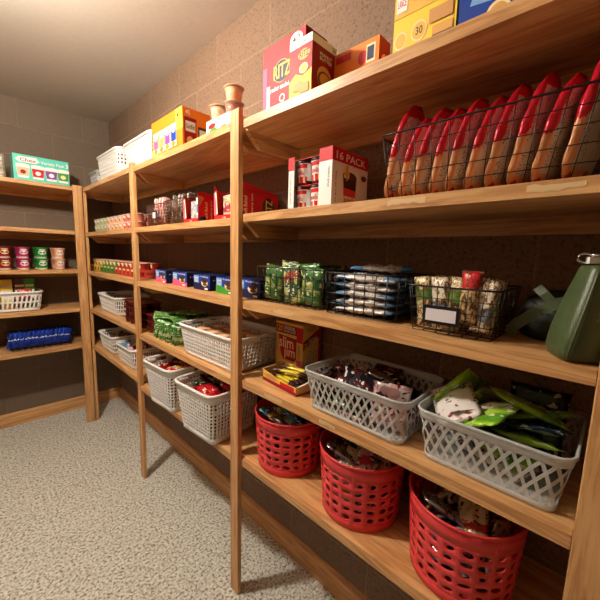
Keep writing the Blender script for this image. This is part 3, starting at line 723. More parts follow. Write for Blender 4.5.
mb=MB()   # local x: long axis pointing at the camera side, local y: thickness
prof=[(0,.092,.030),(.004,.099,.038),(.02,.104,.043),(.05,.103,.045),(.09,.099,.043),(.12,.095,.039),(.145,.091,.034),(.160,.089,.031),(.166,.087,.029)]
loft(mb,[(.024*(z/.166),.004*(z/.18),z,a,b) for z,a,b in prof],'leather',48,5.5)
o=mb.build('bag_body',bagr)
for sx in (-1,1):      # piped seam down each front corner
    mb=MB(); mb.tube([(.024*(z/.166)+sx*a*.93,-(b*.95)+.004*(z/.18),z) for z,a,b in prof[1:-1]],.0026,'leather',6); mb.build('piping',bagr)
mb=MB()
for k in range(7):   # chain from the top corner
    c=Vector((-.066+.020*k,.006-.0*k,.178+.006*math.sin(k*1.3)))
    rr=.0115; pts=[]
    for i in range(14):
        t=2*PI*i/14
        pts.append(c+(Vector((rr*math.cos(t),rr*.72*math.sin(t),0)) if k%2 else Vector((rr*math.cos(t),0,rr*.72*math.sin(t)))))
    mb.tube(pts,.0022,'chrome',6,True)
mb.build('chain',bagr)
mb=MB(); mb.box(-.064,-.044,-.004,.008,.169,.180,'white'); mb.build('zip_tab',bagr)
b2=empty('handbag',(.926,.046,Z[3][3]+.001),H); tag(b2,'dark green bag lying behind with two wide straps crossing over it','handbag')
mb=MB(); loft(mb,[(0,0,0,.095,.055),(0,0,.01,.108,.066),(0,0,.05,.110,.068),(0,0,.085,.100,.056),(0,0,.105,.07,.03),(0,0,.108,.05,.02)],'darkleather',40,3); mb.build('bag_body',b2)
def strap(mb,pts,wd,mt,updir=(0,0,1)):
    pts=[Vector(p) for p in pts]; vs=[]; fs=[]; th=.003
    for i,p in enumerate(pts):
        d=(pts[min(i+1,len(pts)-1)]-pts[max(i-1,0)]).normalized(); nrm=Vector((0,-1,.25)).normalized(); s_=d.cross(nrm).normalized()
        for a,b in ((-1,-1),(1,-1),(1,1),(-1,1)): vs.append(p+s_*(a*wd/2)+nrm*(b*th/2))
    for i in range(len(pts)-1):
        for k in range(4): fs.append((i*4+k,i*4+(k+1)%4,i*4+4+(k+1)%4,i*4+4+k))
    fs.append((0,1,2,3)); k=(len(pts)-1)*4; fs.append((k+3,k+2,k+1,k)); mb.add(vs,fs,mt)
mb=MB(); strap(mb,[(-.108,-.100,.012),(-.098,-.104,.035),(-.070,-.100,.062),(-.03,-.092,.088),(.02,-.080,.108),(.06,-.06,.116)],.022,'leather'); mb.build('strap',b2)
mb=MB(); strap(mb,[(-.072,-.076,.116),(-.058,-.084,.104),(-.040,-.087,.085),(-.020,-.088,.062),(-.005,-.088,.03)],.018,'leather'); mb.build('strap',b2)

# ============================================================ fourth shelf, near bay
stick_art=[('rect','deepred',0,.78,1,.95),('text','yellow','120',.04,.81,.26,.93),('text','white_ink','ORIGINAL',.30,.86,.74,.93),('text','white_ink','SMOKED SNACKS',.30,.81,.74,.845),('rect','red',.78,.66,1,.95),
 ('poly','inkk',[(.12,.74),(.78,.71),(.78,.32),(.70,.27),(.30,.27),(.22,.36)]),('poly','red',[(.14,.72),(.76,.69),(.76,.33),(.69,.29),(.31,.29),(.24,.37)]),
 ('text','cream','slim',.16,.50,.68,.72),('text','cream','jim',.34,.28,.74,.52),('rect','pink',.80,.14,1,.32),('rect','tan',.84,.35,.92,.62),('rect','tan',.02,.05,.06,.74)]
side_art=[('rect','red',.85,0,1,1),('poly','deepred',[(0,.52),(.9,.74),(.9,.90),(0,.68)]),('text','yellow','120',.04,.56,.24,.66,0,.02),('text','white_ink','ORIGINAL',.30,.64,.78,.74,0,.06),('disc','tan',.45,.92,.3,.06),
 ('text','inkk','slim',.09,.30,.83,.54,0,.14),('text','inkk','jim',.31,.13,.83,.31,0,.08),('text','cream','slim',.07,.31,.81,.55,0,.14),('text','cream','jim',.29,.14,.82,.32,0,.08)]
put_carton('meat_stick_box',.822,.975,.880,.105,Z[3][4],.204,'gold',{'F':stick_art,'R':side_art},'tall yellow and red meat stick carton standing against the wall on the fourth shelf',rz=.0)
tr=empty('meat_stick_tray',(.806,.812,Z[3][4]+.001),H-.10); tag(tr,'low torn open yellow tray of meat sticks in front of the tall carton','tray')
mb=MB(); w,d,h=.195,.105,.042
mb.prism([(-d/2,0),(d/2,0),(d/2,h+.004),(-d/2,h-.012)],w/2-.002,w/2,'gold','x'); mb.prism([(-d/2,0),(d/2,0),(d/2,h+.01),(-d/2,h)],-w/2,-w/2+.002,'gold','x')
mb.prism([(-w/2,0),(w/2,0),(w/2,h-.012),(.02,h-.016),(-w/2,h)],-d/2,-d/2+.002,'gold','y'); mb.prism([(-w/2,0),(w/2,0),(w/2,h+.004),(-w/2,h+.01)],d/2-.002,d/2,'gold','y'); mb.box(-w/2,w/2,-d/2,d/2,0,.002,'kraft')
f=faces(w,d,h); art(mb,f['R'],[('rect','skin',.1,.1,.9,.8),('disc','tan',.5,.45,.3,.3),('rect','deepred',0,0,1,.14)]); art(mb,f['F'],[('rect','deepred',0,.0,1,.30),('rect','red',.55,.3,.95,.62),('disc','tan',.25,.55,.2,.2)])
mb.build('tray_walls',tr)
mb=MB(); mb.add([(-w/2,-d/2,h),(-w/2,d/2,h+.010),(-w/2-.040,d/2-.01,h-.004),(-w/2-.046,-d/2+.01,h-.018),(-w/2-.001,-d/2,h-.003),(-w/2-.001,d/2,h+.007),(-w/2-.041,d/2-.01,h-.007),(-w/2-.047,-d/2+.01,h-.021)],[(0,1,2,3),(7,6,5,4)],'kraft'); mb.build('flap',tr)
mb=MB(); mb.add([(w/2,-d/2,h-.012),(w/2,d/2,h+.004),(w/2+.02,d/2-.02,h+.012),(w/2+.02,-d/2+.01,h+.0)],[(0,1,2,3)],'white'); solidify(mb.build('flap',tr),.001)
st=pouch_mesh('meat_stick',.016,.150,.010,packet_mat('stick_wrap',C(60,22,16),C(240,214,60),None,(.25,.72),.1,.3,C(60,10,10),5,inkscale=30),seed=51,nx=5,ny=15,seal=.05,crinkle=.001)
rg=random.Random(3)
for lay in range(3):
    for k in range(5):
        use(st,(.806+(k-2)*.0185,.808+rg.uniform(-.006,.006),Z[3][4]+.0095+lay*.0115),(0,0,rg.uniform(-.03,.03)-.10),
            'yellow and brown meat stick, %s layer of the tray, %s from the front'%(('bottom','middle','top')[lay],ORD[k]),'meat stick','meat sticks in the yellow tray')
use(st,(.792,.800,Z[3][4]+.054),(.03,0,.35),'yellow banded meat stick lying crosswise on the top of the tray, nearer the front','meat stick','meat sticks in the yellow tray',scale=(1.3,1,1))
use(st,(.818,.790,Z[3][4]+.060),(.03,0,.22),'yellow banded meat stick lying crosswise on the top of the tray, behind the other','meat stick','meat sticks in the yellow tray',scale=(1.3,1,1))

cb1=basket('clear_basket',(.300,.215),(.345,.252),.120,'clear',(.835,.492,Z[3][4]+.003),H,'clear plastic lattice basket of dark snack packets, left one on the fourth shelf',style='diamond',handles=False,cell=(.023,.0225),r=(.02,.03))
cb2=basket('clear_basket',(.250,.215),(.290,.252),.120,'clear',(.840,.158,Z[3][4]+.003),H,'clear plastic lattice basket of bright green packets, right one on the fourth shelf',style='diamond',handles=False,cell=(.023,.0225),r=(.02,.03))
# ============================================================ bottom shelf, near bay
reds=[]
for k,(y,w_) in enumerate(((.838,'farthest, beside the tall post'),(.513,'middle'),(.209,'nearest'))):
    reds.append(basket('round_basket',(.236,.236),(.264,.264),.202,'redp',(.838,y,Z[3][5]+.003),H+.4*k,'round red plastic basket with oval holes, the %s of three'%w_,style='round',handles=False,seed=60+k,r=(.1179,.1319),wall=.003))

# ============================================================ top shelf, middle and far bays
def cup_label(mb,r0,r1,z0,z1,items,spread=1.0):
    def fn(u,v,o):
        th=-PI/2-spread+u*2*spread; z=z0+v*(z1-z0); r=r0+(r1-r0)*v+o+.0005; return (r*math.cos(th),r*math.sin(th),z)
    n=8
    for it in items:
        if it[0]=='patch':
            _,mt,u0,v0,u1,v1,l=it
            for i in range(n):
                a=u0+(u1-u0)*i/n; b=u0+(u1-u0)*(i+1)/n; mb.add([fn(a,v0,l),fn(b,v0,l),fn(b,v1,l),fn(a,v1,l)],[(0,1,2,3)],mt)
        elif it[0]=='oval':
            _,mt,u,v,ru,rv,l=it; mb.add([fn(u,v,l)]+[fn(u+ru*math.cos(2*PI*i/16),v+rv*math.sin(2*PI*i/16),l) for i in range(16)],[(0,i+1,(i+1)%16+1) for i in range(16)],mt)
        else:
            _,mt,st_,u0,v0,u1,v1,l=it; vs,fs=text_geo(st_); mb.add([fn(u0+a*(u1-u0),v0+b*(v1-v0),l) for a,b in vs],fs,mt)
fc=[('rect','yellow',.80,.55,1,1),('text','inkk','45',.83,.78,.97,.94),('poly','lorange',[(0,0),(.8,0),(.5,.18),(.2,.22),(0,.32)])]
for k,(u,c) in enumerate(((.06,'pink'),(.27,'tan'),(.47,'purple'),(.67,'blue'))):
    fc+= [('rect','white',u,.22,u+.17,.72),('rect',c,u+.01,.34,u+.16,.62),('disc','cream',u+.085,.62,.06,.10),('disc','orange',u+.08,.28,.06,.06)]
for k in range(7): fc.append(('disc','skin',.06+.1*k,.10+.05*(k%3),.035,.035))
put_carton('snack_carton',1.505,1.845,.760,.145,Z[2][1],.205,'orange',{'F':fc,
 'R':[('poly','lorange',[(0,0),(1,0),(1,.2),(0,.15)]),('rect','deepred',.06,.14,.48,.80),('rect','white',.10,.5,.44,.72),('text','inkk','Goldfish',.12,.56,.42,.66),('disc','skin',.25,.3,.12,.1),('rect','choc',.54,.14,.96,.66),('rect','white',.58,.42,.92,.60),('disc','skin',.75,.28,.12,.09),('text','white_ink','45',.1,.85,.25,.95)]},
 'large orange snack carton with printed packets on its front, on the top shelf',rz=-.0)
put_carton('snack_carton',1.125,1.300,.762,.11,Z[2][1],.083,'white',{
 'F':[('rect','lime',0,0,1,.30),('disc','green',.30,.42,.16,.22),('disc','lime',.52,.30,.14,.18),('disc','red',.25,.70,.16,.12),('disc','orange',.74,.35,.15,.2),('text','red','mott',.12,.64,.38,.78),('text','grey','applesauce',.42,.72,.78,.80),('text','inkk','O',.84,.68,.95,.86)],
 'R':[('rect','white',0,0,1,1),('rect','lime',0,0,1,.2)]},'small white and green fruit pouch carton on the top shelf by the tall post')
M['amberlid']=plain('amber_lid',C(236,180,136),.2)
def fruit_cup_proto(name,mt):
    mb=MB(); mb.lathe([(.0001,0),(.026,0),(.031,.03),(.035,.050),(.0001,.050)],mt,24); c=mb.build(name)
    m2=MB(); m2.lathe([(.027,-.0006),(.0325,.030),(.0365,.052),(.0415,.054),(.0415,.0565),(.0001,.0568)],['cupclear','cupclear','cupclear','amberlid','amberlid'],24); m2.build('cup_wall',c)
    return c
fcup=fruit_cup_proto('fruit_cup','peachfruit'); fjel=fruit_cup_proto('fruit_cup','redjelly'); M['apric']=plain('apricot_fruit',C(246,196,146),.25); fapr=fruit_cup_proto('fruit_cup','apric')
zt=Z[2][1]+.085
use(fapr,(.800,1.262,zt),(0,0,0),'clear fruit cup with orange pieces standing alone on the white carton','fruit cup','fruit cups on top of the small white carton')
use(fjel,(.820,1.185,zt),(0,0,0),'fruit cup with reddish fruit, lower one of the two stacked cups','fruit cup','fruit cups on top of the small white carton')
use(fcup,(.820,1.185,zt+.0585),(0,0,.3),'fruit cup with orange fruit, upper one of the two stacked cups','fruit cup','fruit cups on top of the small white carton')

basket('plastic_basket',(.390,.20),(.440,.235),.175,'white',(.882,2.084,1.876),H,'white plastic basket with fine slots and a solid band, beside the orange carton',style='weave',cell=(.017,.017),seed=4)
basket('plastic_basket',(.39,.20),(.45,.235),.185,'white',(.868,2.585,Z[1][1]+.004),H,'white plastic basket with square holes at the corner end of the top shelf',style='squares',cell=(.021,.021),seed=5)
basket('clear_basket',(.22,.15),(.25,.18),.130,'clear',(.870,3.020,Z[1][1]+.004),H,'small clear basket in the corner behind the white ones on the top shelf',style='squares',handles=False,cell=(.02,.02))

# ============================================================ second shelf, middle and far bays
M['brownwire']=plain('brown_wire',C(84,52,36),.45,.2)
wbb=wire_basket('wire_basket',(.205,.19),(.225,.21),.125,(.862,1.618,Z[2][2]+.001),H,'brown wire basket of silver and brown packets beside the red cartons',nx=14,ny=8,nz=9,r=.0016,wire='brownwire')
wbc=wire_basket('wire_basket',(.185,.19),(.205,.21),.120,(.862,1.846,Z[2][2]+.001),H,'wire basket with a small white tag holding pink topped snacks',nx=11,ny=8,nz=7,r=.0013,wire='brownwire')
mb=MB(); mb.box(-.012,.040,-.1085,-.106,.040,.085,'blackp'); f=mb.build('tag_holder',wbc); mb=MB(); mb.box(-.002,.032,-.1102,-.1087,.047,.078,'label'); mb.build('paper_tag',f)
snk=[packet_mat('silver_snack',C(205,200,192),C(130,90,60),C(226,220,214),(.2,.5),.3,.3,C(110,70,50),4),packet_mat('brown_snack',C(104,70,48),C(150,110,70),C(190,170,140),(.4,.6),.1,.4,C(50,30,20),5),
     packet_mat('pink_snack',C(224,150,140),C(200,60,110),C(240,200,180),(.6,.85),.1,.35,C(240,230,230),5),packet_mat('lilac_snack',C(190,140,110),C(120,110,180),C(230,160,130),(.35,.6),.1,.35,C(240,230,230),5)]
sp=[pouch_mesh('snack_packet',.090,.135,.026,m_,seed=70+i,crinkle=.004,taper=.15) for i,m_ in enumerate(snk)]
for k in range(6):
    q=(0,1,0,0,1,0)[k]
    use(sp[q],(.812+.002*(k%2),1.694-.031*k,Z[2][2]+.078+(.014 if q==0 else -.004)),(PI/2-.1,0,PI+.4-.03*(k%3)),'%s packet in the brown wire basket, %s from the left in the front row'%(('silver','brown')[q],ORD[k]),'snack packet','packets in the brown wire basket',scale=(.72,1,.7))
    use(sp[(q+1)%2 if k%3 else 0],(.900,1.694-.031*k,Z[2][2]+.078),(PI/2-.06,0,PI+.2),'packet in the brown wire basket, %s from the left in the back row'%ORD[k],'snack packet','packets in the brown wire basket',scale=(.8,1,.9))
for k in range(5):
    q=(2,3,2,2,3)[k]
    use(sp[q],(.812,1.912-.033*k,Z[2][2]+.078+(.018 if k in(0,2,3) else .004)),(PI/2-.05,0,PI+.35-.03*(k%3)),'%s topped packet in the tagged wire basket, %s from the left in front'%(('','','pink','lilac')[q],ORD[k]),'snack packet','packets in the small tagged wire basket',scale=(.72,1,.7))
    use(sp[(2,3,0,2,3)[k]],(.895,1.912-.033*k,Z[2][2]+.082),(PI/2-.05,0,PI+.2),'packet in the back row of the small tagged wire basket, %s from the left'%ORD[k],'snack packet','packets in the small tagged wire basket',scale=(.8,1,.9))
def apple_cup(name,body,lidm='lid',h=.062,r=.036,pat=None):
    mb=MB(); mb.lathe([(.0001,0),(r*.80,0),(r*.83,.004),(r*.97,h-.004),(r*1.04,h-.003),(r*1.04,h),(.0001,h+.0006)],[body,body,body,lidm,lidm,lidm],20)
    if pat: cup_label(mb,r*.83,r*.97,.004,h-.004,pat)
    return mb.build(name)
M['sage']=plain('sage_cup',C(170,180,140),.5); M['peachy']=plain('peach_cup',C(226,180,138),.5); M['pinky']=plain('pink_cup',C(214,120,110),.5); M['lidw']=plain('pale_lid',C(226,212,196),.4)
cp={c:apple_cup('fruit_sauce_cup',c,'lidw',h=.0465,pat=[('patch','lidw',.2,.5,.8,.9,.0003),('oval','red' if c!='sage' else 'green',.5,.35,.12,.2,.0006)]) for c in ('sage','peachy','pinky')}
for k in range(11):
    c=('sage',)*4+('peachy',)*4+('pinky',)*3; c=c[k]; nm={'sage':'pale green','peachy':'peach','pinky':'pink'}[c]
    for rw in range(2):
        for l in range(2):
            use(cp[c],(.775+.078*rw,2.89-.0775*k,Z[1][2]+.001+.0475*l),(0,0,H),'%s fruit sauce cup, %s from the corner, %s row, %s layer'%(nm,ORD[k],('front','back')[rw],('lower','upper')[l]),'cup','fruit sauce cups in a double row on the second shelf')

# ============================================================ third shelf, middle and far bays
M['cupbrown']=plain('pudding_cup',C(120,110,110),.4); M['puddlid']=plain('pudding_lid',C(40,44,60),.3,.4)
def pudding(body2):
    w,d,h=.145,.125,.070; t=empty('pudding_carton',(0,0,0))
    mb=MB(); mb.box(-w/2,w/2,-d/2,d/2,.001,h,'blue'); fc=faces(w,d,h)
    art(mb,fc['F'],[('rect','navy',.0,.0,1,.2),('poly',body2,[(0,0),(1,0),(1,.28),(.6,.42),(0,.46)]),('rect','lblue',.04,.46,.34,.94),('text','white_ink','Snack',.06,.72,.32,.88),('text','white_ink','Pack',.08,.52,.30,.68),('disc','cream',.70,.50,.20,.24),('disc','choc',.70,.62,.17,.14),('disc','brown',.72,.40,.13,.10),('text','white_ink','Pudding',.42,.82,.92,.94),('rect','white',.72,.06,.90,.18)])
    art(mb,fc['R'],[('rect','navy',0,0,1,1),('rect','grey',.55,.2,.85,.6),('text','white_ink','4 cups',.12,.62,.5,.74)])
    art(mb,fc['T'],[('rect','navy',.04,.04,.96,.96),('disc','puddlid',.27,.5,.2,.3),('disc','puddlid',.73,.5,.2,.3)])
    mb.build('sleeve',t)
    return t
pk={c:pudding(c) for c in ('pink','navy','green')}
pl=[(1.82,'pink'),(1.60,'pink'),(1.38,'navy'),(1.185,'green'),(1.028,'navy')]
for k,(y,c) in enumerate(pl):
    use(pk[c],(.838,y,Z[2][3]+.0005 if k<4 else Z[2][3]+.0040),(0,0,H+.03*((k*2)%3-1)),'blue pudding carton with a %s lower corner, %s from the left in front'%({'pink':'pink','navy':'navy','green':'green'}[c],ORD[k]),'pudding carton','blue pudding cartons on the third shelf')
for k,y in enumerate((1.84,1.665,1.49,1.315,1.14)):
    use(pk['navy'],(.930,y,Z[2][3]+.0005),(0,0,H),'navy pudding carton in the rear row, %s from the left'%ORD[k],'pudding carton','blue pudding cartons on the third shelf',scale=(1,.42,1))
# trays of fruit cups in the far bay
M['cupred']=plain('red_cup_label',C(200,60,46),.5); M['cupyel']=plain('yellow_cup_label',C(232,190,80),.5); M['cupgrn']=plain('green_cup_label',C(96,170,70),.5); M['lidp']=plain('pink_lid',C(232,170,160),.35)
M['trayred']=plain('red_tray_card',C(204,70,50),.5)
cq={c:apple_cup('fruit_sauce_cup',c,'lidp',pat=[('patch','cream',.15,.45,.85,.9,.0003),('oval','deepred',.5,.5,.15,.25,.0006)],h=.060,r=.034) for c in ('cupred','cupyel','cupgrn')}
ty=[(3.045,'cupyel','yellow',.245,3),(2.750,'cupgrn','green',.325,4),(2.345,'cupred','trayred',.455,6)]
nm={'cupyel':'yellow','cupgrn':'green','cupred':'red'}
for k,(y,c,tm,w,n) in enumerate(ty):
    zb=Z[1][3] if k<3 else Z[2][3]+.0032
    d=.150; t=empty('cup_tray',(.768+d/2+.0,y,zb+.0005),H); tag(t,'%s card tray holding fruit sauce cups, %s from the corner on the third shelf'%(nm[c],ORD[k]),'tray','card trays of fruit sauce cups')
    mb=MB(); hh=.052; mb.box(-w/2,w/2,-d/2,d/2,0,.0015,tm)
    mb.box(-w/2,w/2,-d/2,-d/2+.0015,0,hh,tm); mb.box(-w/2,w/2,d/2-.0015,d/2,0,hh,tm); mb.box(-w/2,-w/2+.0015,-d/2,d/2,0,hh,tm); mb.box(w/2-.0015,w/2,-d/2,d/2,0,hh,tm)
    f=faces(w,d,hh)
    for i in range(n): art(mb,f['F'],[('disc','deepred' if tm!='green' else 'dgreen',(i+.5)/n,.45,.2/n,.2),('text','inkk','sauce',(i+.2)/n,.12,(i+.8)/n,.24),('rect','cream',(i+.25)/n,.68,(i+.75)/n,.90)])
    art(mb,f['R'],[('text','inkk','sauce',.3,.4,.7,.6),('rect','deepred',.05,.2,.2,.7)])
    mb.box(-w/2+.003,w/2-.003,-d/2+.003,d/2-.003,.0015,.0325,tm); mb.build('card_tray',t)
    for i in range(n):
        for rw in range(2):
            use(cq[c],(.768+.040+.070*rw,y+w/2-w*(i+.5)/n,zb+.0025+.031),(0,0,H),'%s fruit sauce cup in the %s tray from the corner, %s row, %s from left'%(nm[c],ORD[k],('front','back')[rw],ORD[i]),'cup','fruit sauce cups standing in the card trays')
for k,y in enumerate((2.055,1.972)):
    use(cq['cupred'],(.955,y,(Z[1][3] if y>2.0 else Z[2][3]+.003)+.001),(0,0,H),'red fruit sauce cup standing loose against the wall, %s from the corner'%ORD[k],'cup','fruit sauce cups standing loose at the wall')

# ============================================================ fourth shelf, middle and far bays
gpm=packet_mat('green_snack_print',C(96,158,64),C(200,222,170),C(52,110,40),(.25,.42),.05,.35,C(236,240,214),3,inkscale=8)
gp1=pouch_mesh('green_packet',.145,.105,.016,gpm,seed=81,crinkle=.004); gp2=pouch_mesh('green_packet',.145,.11,.017,gpm,seed=82,crinkle=.005)
for k in range(2,19):
    use((gp1,gp2)[k%2],(.800+.004*((k*5)%4-1.5),1.872-.0178*k,Z[2][4]+.060+.003*((k*3)%3)),(PI/2-.22,0,PI+.03*((k*7)%3-1)),'green snack packet on edge, %s from the left in the front row'%ORD[k],'green packet','green packets filed in rows on the fourth shelf',scale=(1,1,.55))
for k in range(17):
    use((gp2,gp1)[k%2],(.925,1.855-.0185*k,Z[2][4]+.066),(PI/2-.22,0,PI+.05*((k*5)%3-1)),'green snack packet on edge, %s from the left in the back row'%ORD[k],'green packet','green packets filed in rows on the fourth shelf',scale=(.75,1.1,.6))
for k,(x,y,z,a,b,cx) in enumerate(((.79,1.83,.124,.10,-.12,1.1),(.80,1.72,.126,.05,.08,1.7),(.86,1.77,.143,-.05,.05,.5),(.80,1.62,.124,.08,-.06,1.4),(.88,1.66,.148,.04,.08,2.0),(.90,1.56,.133,-.06,.05,1.0))):
    use((gp1,gp2)[k%2],(x,y,Z[2][4]+z),(a,b,cx),'green snack packet lying flat on the filed rows, %s from the left'%ORD[k],'green packet','green packets lying loose on the rows')
lb=basket('plastic_basket',(.410,.235),(.455,.270),.140,'white',(.850,1.268,Z[2][4]+.004),H+.03,'low white basket of fruit cups on the fourth shelf beside the tall post',style='weave',cell=(.0175,.0155),seed=6)
k=0
for iy in range(4):
    for ix in range(2):
        for lz in range(2):
            q=(fcup,fapr,fjel)[(iy+ix*2+lz)%2 if (iy,ix,lz)!=(3,1,1) else 2]
            use(q,(.800+.088*ix+.004*lz,1.402-.090*iy-.006*lz,Z[2][4]+.0105+.0585*lz),(.0,0,.4*iy),'fruit cup in the low white basket, %s layer, %s row, %s from left'%(('lower','upper')[lz],('front','back')[ix],ORD[iy]),'fruit cup','fruit cups in the low white basket')
fb=basket('plastic_basket',(.38,.215),(.43,.25),.125,'white',(.862,2.70,Z[1][4]+.004),H,'white slotted basket with dark packets on the fourth shelf near the corner',style='slots',cell=(.0155,.030),seed=7)
# stacked dark red cup packs
M['darkcup']=plain('dark_red_cup',C(88,22,17),.25); M['darkcup2']=plain('dark_red_lid',C(116,36,30),.25)
def fourpack():
    t=empty('cup_pack',(0,0,0)); mb=MB(); mb.box(-.072,.072,-.072,.072,.0345,.0365,'darkcup2'); mb.build('lid_sheet',t)
    for a in (-1,1):
        for b in (-1,1):
            mb=MB(); mb.lathe([(.0001,0),(.027,0),(.030,.018),(.0335,.034),(.0001,.034)],'darkcup',18); c=mb.build('cup',t,(a*.036,b*.036,0))
    return t
fp=fourpack()
for k,(x,y,l) in enumerate([(.80,2.245,q) for q in range(4)]+[(.80,2.095,q) for q in range(4)]+[(.82,1.930,q) for q in range(3)]):
    zb=Z[1][4] if y>2.0 else Z[2][4]
    use(fp,(x,y,zb+.0008+.0372*l),(0,0,0),'dark red pudding four pack, %s up in the %s stack'%(ORD[l],('left','middle','right')[0 if y>2.2 else 1 if y>2.0 else 2]),'cup pack','dark red pudding packs stacked behind the post')

# ============================================================ bottom shelf, middle and far bays
tA=basket('plastic_basket',(.235,.225),(.285,.275),.222,'white',(.785,1.635,Z[2][5]+.004),H+.06,'tall white woven basket of red packets, left of the two on the bottom shelf',style='weave',cell=(.0175,.0150),seed=8)
tB=basket('plastic_basket',(.245,.235),(.295,.285),.222,'white',(.785,1.255,Z[2][5]+.004),H+.06,'tall white woven basket of red packets, right one beside the tall post',style='weave',cell=(.0175,.0150),seed=9)
sA=basket('plastic_basket',(.285,.18),(.325,.215),.125,'white',(.835,2.750,Z[1][5]+.004),H,'white slotted basket of brown packets at the corner end of the bottom shelf',style='slots',cell=(.015,.026),seed=10)
sB=basket('plastic_basket',(.27,.18),(.31,.215),.125,'white',(.825,2.315,Z[1][5]+.004),H,'white slotted basket of red and blue packets on the bottom shelf behind the post',style='slots',cell=(.015,.026),seed=11)

# ============================================================ back wall shelves
vf=[('poly','white',[(.04,.80),(.10,.92),(.40,.94),(.46,.80),(.38,.72),(.10,.72)]),('text','deepred','Chex',.12,.75,.40,.88),('text','white_ink','Variety Pack',.48,.72,.92,.86),('text','white_ink','3',.94,.74,.985,.9)]
for k,(u,c1,c2) in enumerate(((.16,'peach','deepred'),(.42,'red','white'),(.66,'purple','white'),(.88,'green','cream'))):
    vf+= [('poly','white',[(u-.12,.60),(u+.12,.60),(u+.09,.14),(u-.09,.14)]),('poly',c1,[(u-.11,.52),(u+.11,.52),(u+.092,.22),(u-.092,.22)]),('disc','white',u,.62,.12,.045),('disc',c2,u,.36,.05,.08)]
carton('variety_box',.32,.12,.180,M['teal'],{'F':vf,'L':[('rect','teal',0,0,1,1)]},(.470,3.115,1.872),0,'teal variety carton with four printed cups, on top of the back shelves','box')
mb=MB(); zb=empty('zip_bag',(.205,3.11,1.872)); tag(zb,'clear bag of small pale packets beside the teal carton','bag')
zbm=pouch_mesh('film',.15,.175,.07,M['cupclear'],seed=90,crinkle=.005); zbm.parent=zb; zbm.location=(0,0,.09); zbm.rotation_euler=(PI/2-.05,0,0)
prp=packet_mat('pale_small_packet',C(226,222,214),C(200,90,80),None,(.4,.55),.1,.4,C(120,110,110),5)
zp=pouch_mesh('small_packet',.05,.06,.014,prp,seed=91)
for k in range(9):
    use(zp,(.205+(-.038,.0,.038)[k%3],3.11,1.872+.034+.044*(k//3)),(PI/2+.2*(k%2),0,.3*((k*3)%4-1.5)),'small pale packet inside the clear bag, %s row, %s from left'%(('bottom','middle','top')[k//3],ORD[k%3]),'packet','small packets inside the clear bag',scale=(.85,.85,.8))
# porridge cups: four columns, two high
M['porwhite']=plain('cup_white',C(232,226,216),.5)
cols=[('cup_maroon',C(140,26,22),'maroon','cream'),('cup_magenta',C(176,40,100),'magenta','white'),('cup_green',C(30,140,50),'green','white'),('cup_peach',C(232,168,130),'peach','white')]
for k,(mn,cc,nm_,pt_) in enumerate(cols):
    M[mn]=plain(mn,cc,.45)
    mb=MB(); mb.lathe([(.0001,0),(.030,0),(.031,.012),(.0375,.072),(.041,.074),(.041,.079),(.0001,.080)],['porwhite','porwhite',mn,mn,mn,mn],28)
    pat=[('oval',pt_,.5,.52,.30,.24,.0004),('patch',pt_,.28,.80,.72,.90,.0004)]
    if nm_=='maroon': pat+= [('text','cup_maroon','Cheerios',.24,.42,.76,.62,.0009)]
    elif nm_=='peach': pat+= [('text','blue','milk',.34,.45,.66,.60,.0009)]
    else: pat+= [('oval',mn,.42,.5,.06,.10,.0009),('oval',mn,.58,.5,.06,.10,.0009)]
    cup_label(mb,.031,.0375,.012,.072,pat,1.15)
    c=mb.build('cereal_cup')
    for l in range(2):
        for rw in range(2):
            use(c,((.222,.323,.427,.532)[k],3.055+.10*rw,1.2555+.0805*l),(0,0,.05),'%s cereal cup, %s one of its stack in the %s row'%(nm_,('lower','upper')[l],('front','back')[rw]),'cereal cup','stacked cereal cups on the back shelf')
bw=basket('plastic_basket',(.40,.20),(.44,.235),.135,'white',(.195,3.140,.960),0,'white slotted basket of small cartons on the back wall shelf',style='slots',cell=(.026,.045),seed=12,handles=False)
for k,(x,c,ttl,h,l_) in enumerate(((.065,'brown','oats',.19,'brown'),(.145,'red','rice',.18,'red'),(.222,'yellow','bars',.205,'yellow'),(.296,'brown','bites',.21,'dark brown'),(.352,'green','snaps',.21,'green'))):
    carton('cereal_box',.066 if k!=4 else .060,.045,h,M[c],{'F':[('rect','white',.08,.30,.92,.62),('text','red' if c!='green' else 'dgreen',ttl,.15,.40,.85,.54),('rect','cream',.1,.72,.9,.80),('disc','tan',.5,.16,.25,.08)]},(x,3.155,.9745),.03*(k%2),'%s single serve cereal box standing in the white basket'%l_,'cereal box','small cereal boxes in the white basket')
rp=packet_mat('red_white_print',C(206,30,44),C(240,225,220),None,(.4,.6),.1,.35,C(240,230,225),4); o=pouch_mesh('snack_packet',.085,.075,.02,rp,seed=95)
use(o,(.318,3.085,1.075),(PI/2-.15,0,0),'red and white packet leaning in front of the small cereal boxes','snack packet')
blw=wire_basket('wire_basket',(.36,.20),(.40,.24),.105,(.398,3.145,.665),0,'black wire basket of bright blue packets on the back wall shelf',nx=10,ny=5,nz=4,r=.0018)
blp=packet_mat('blue_white_print',C(22,64,180),C(220,226,240),C(16,40,130),(.50,.57),.1,.35,None,3)
bp_=pouch_mesh('snack_packet',.095,.115,.022,blp,seed=96,crinkle=.003)
for k in range(13):
    use(bp_,(.233+.0268*k,3.100,.665+.066),(PI/2-.05,.28,PI/2-1.15),'bright blue packet, %s from the left in the front row'%ORD[k],'snack packet','blue packets in the wire basket on the back shelf',scale=(.8,1,.55))
    use(bp_,(.236+.0262*k,3.180,.665+.070),(PI/2-.05,.2,PI/2-1.15),'bright blue packet, %s from the left in the back row'%ORD[k],'snack packet','blue packets in the wire basket on the back shelf',scale=(.8,1,.55))

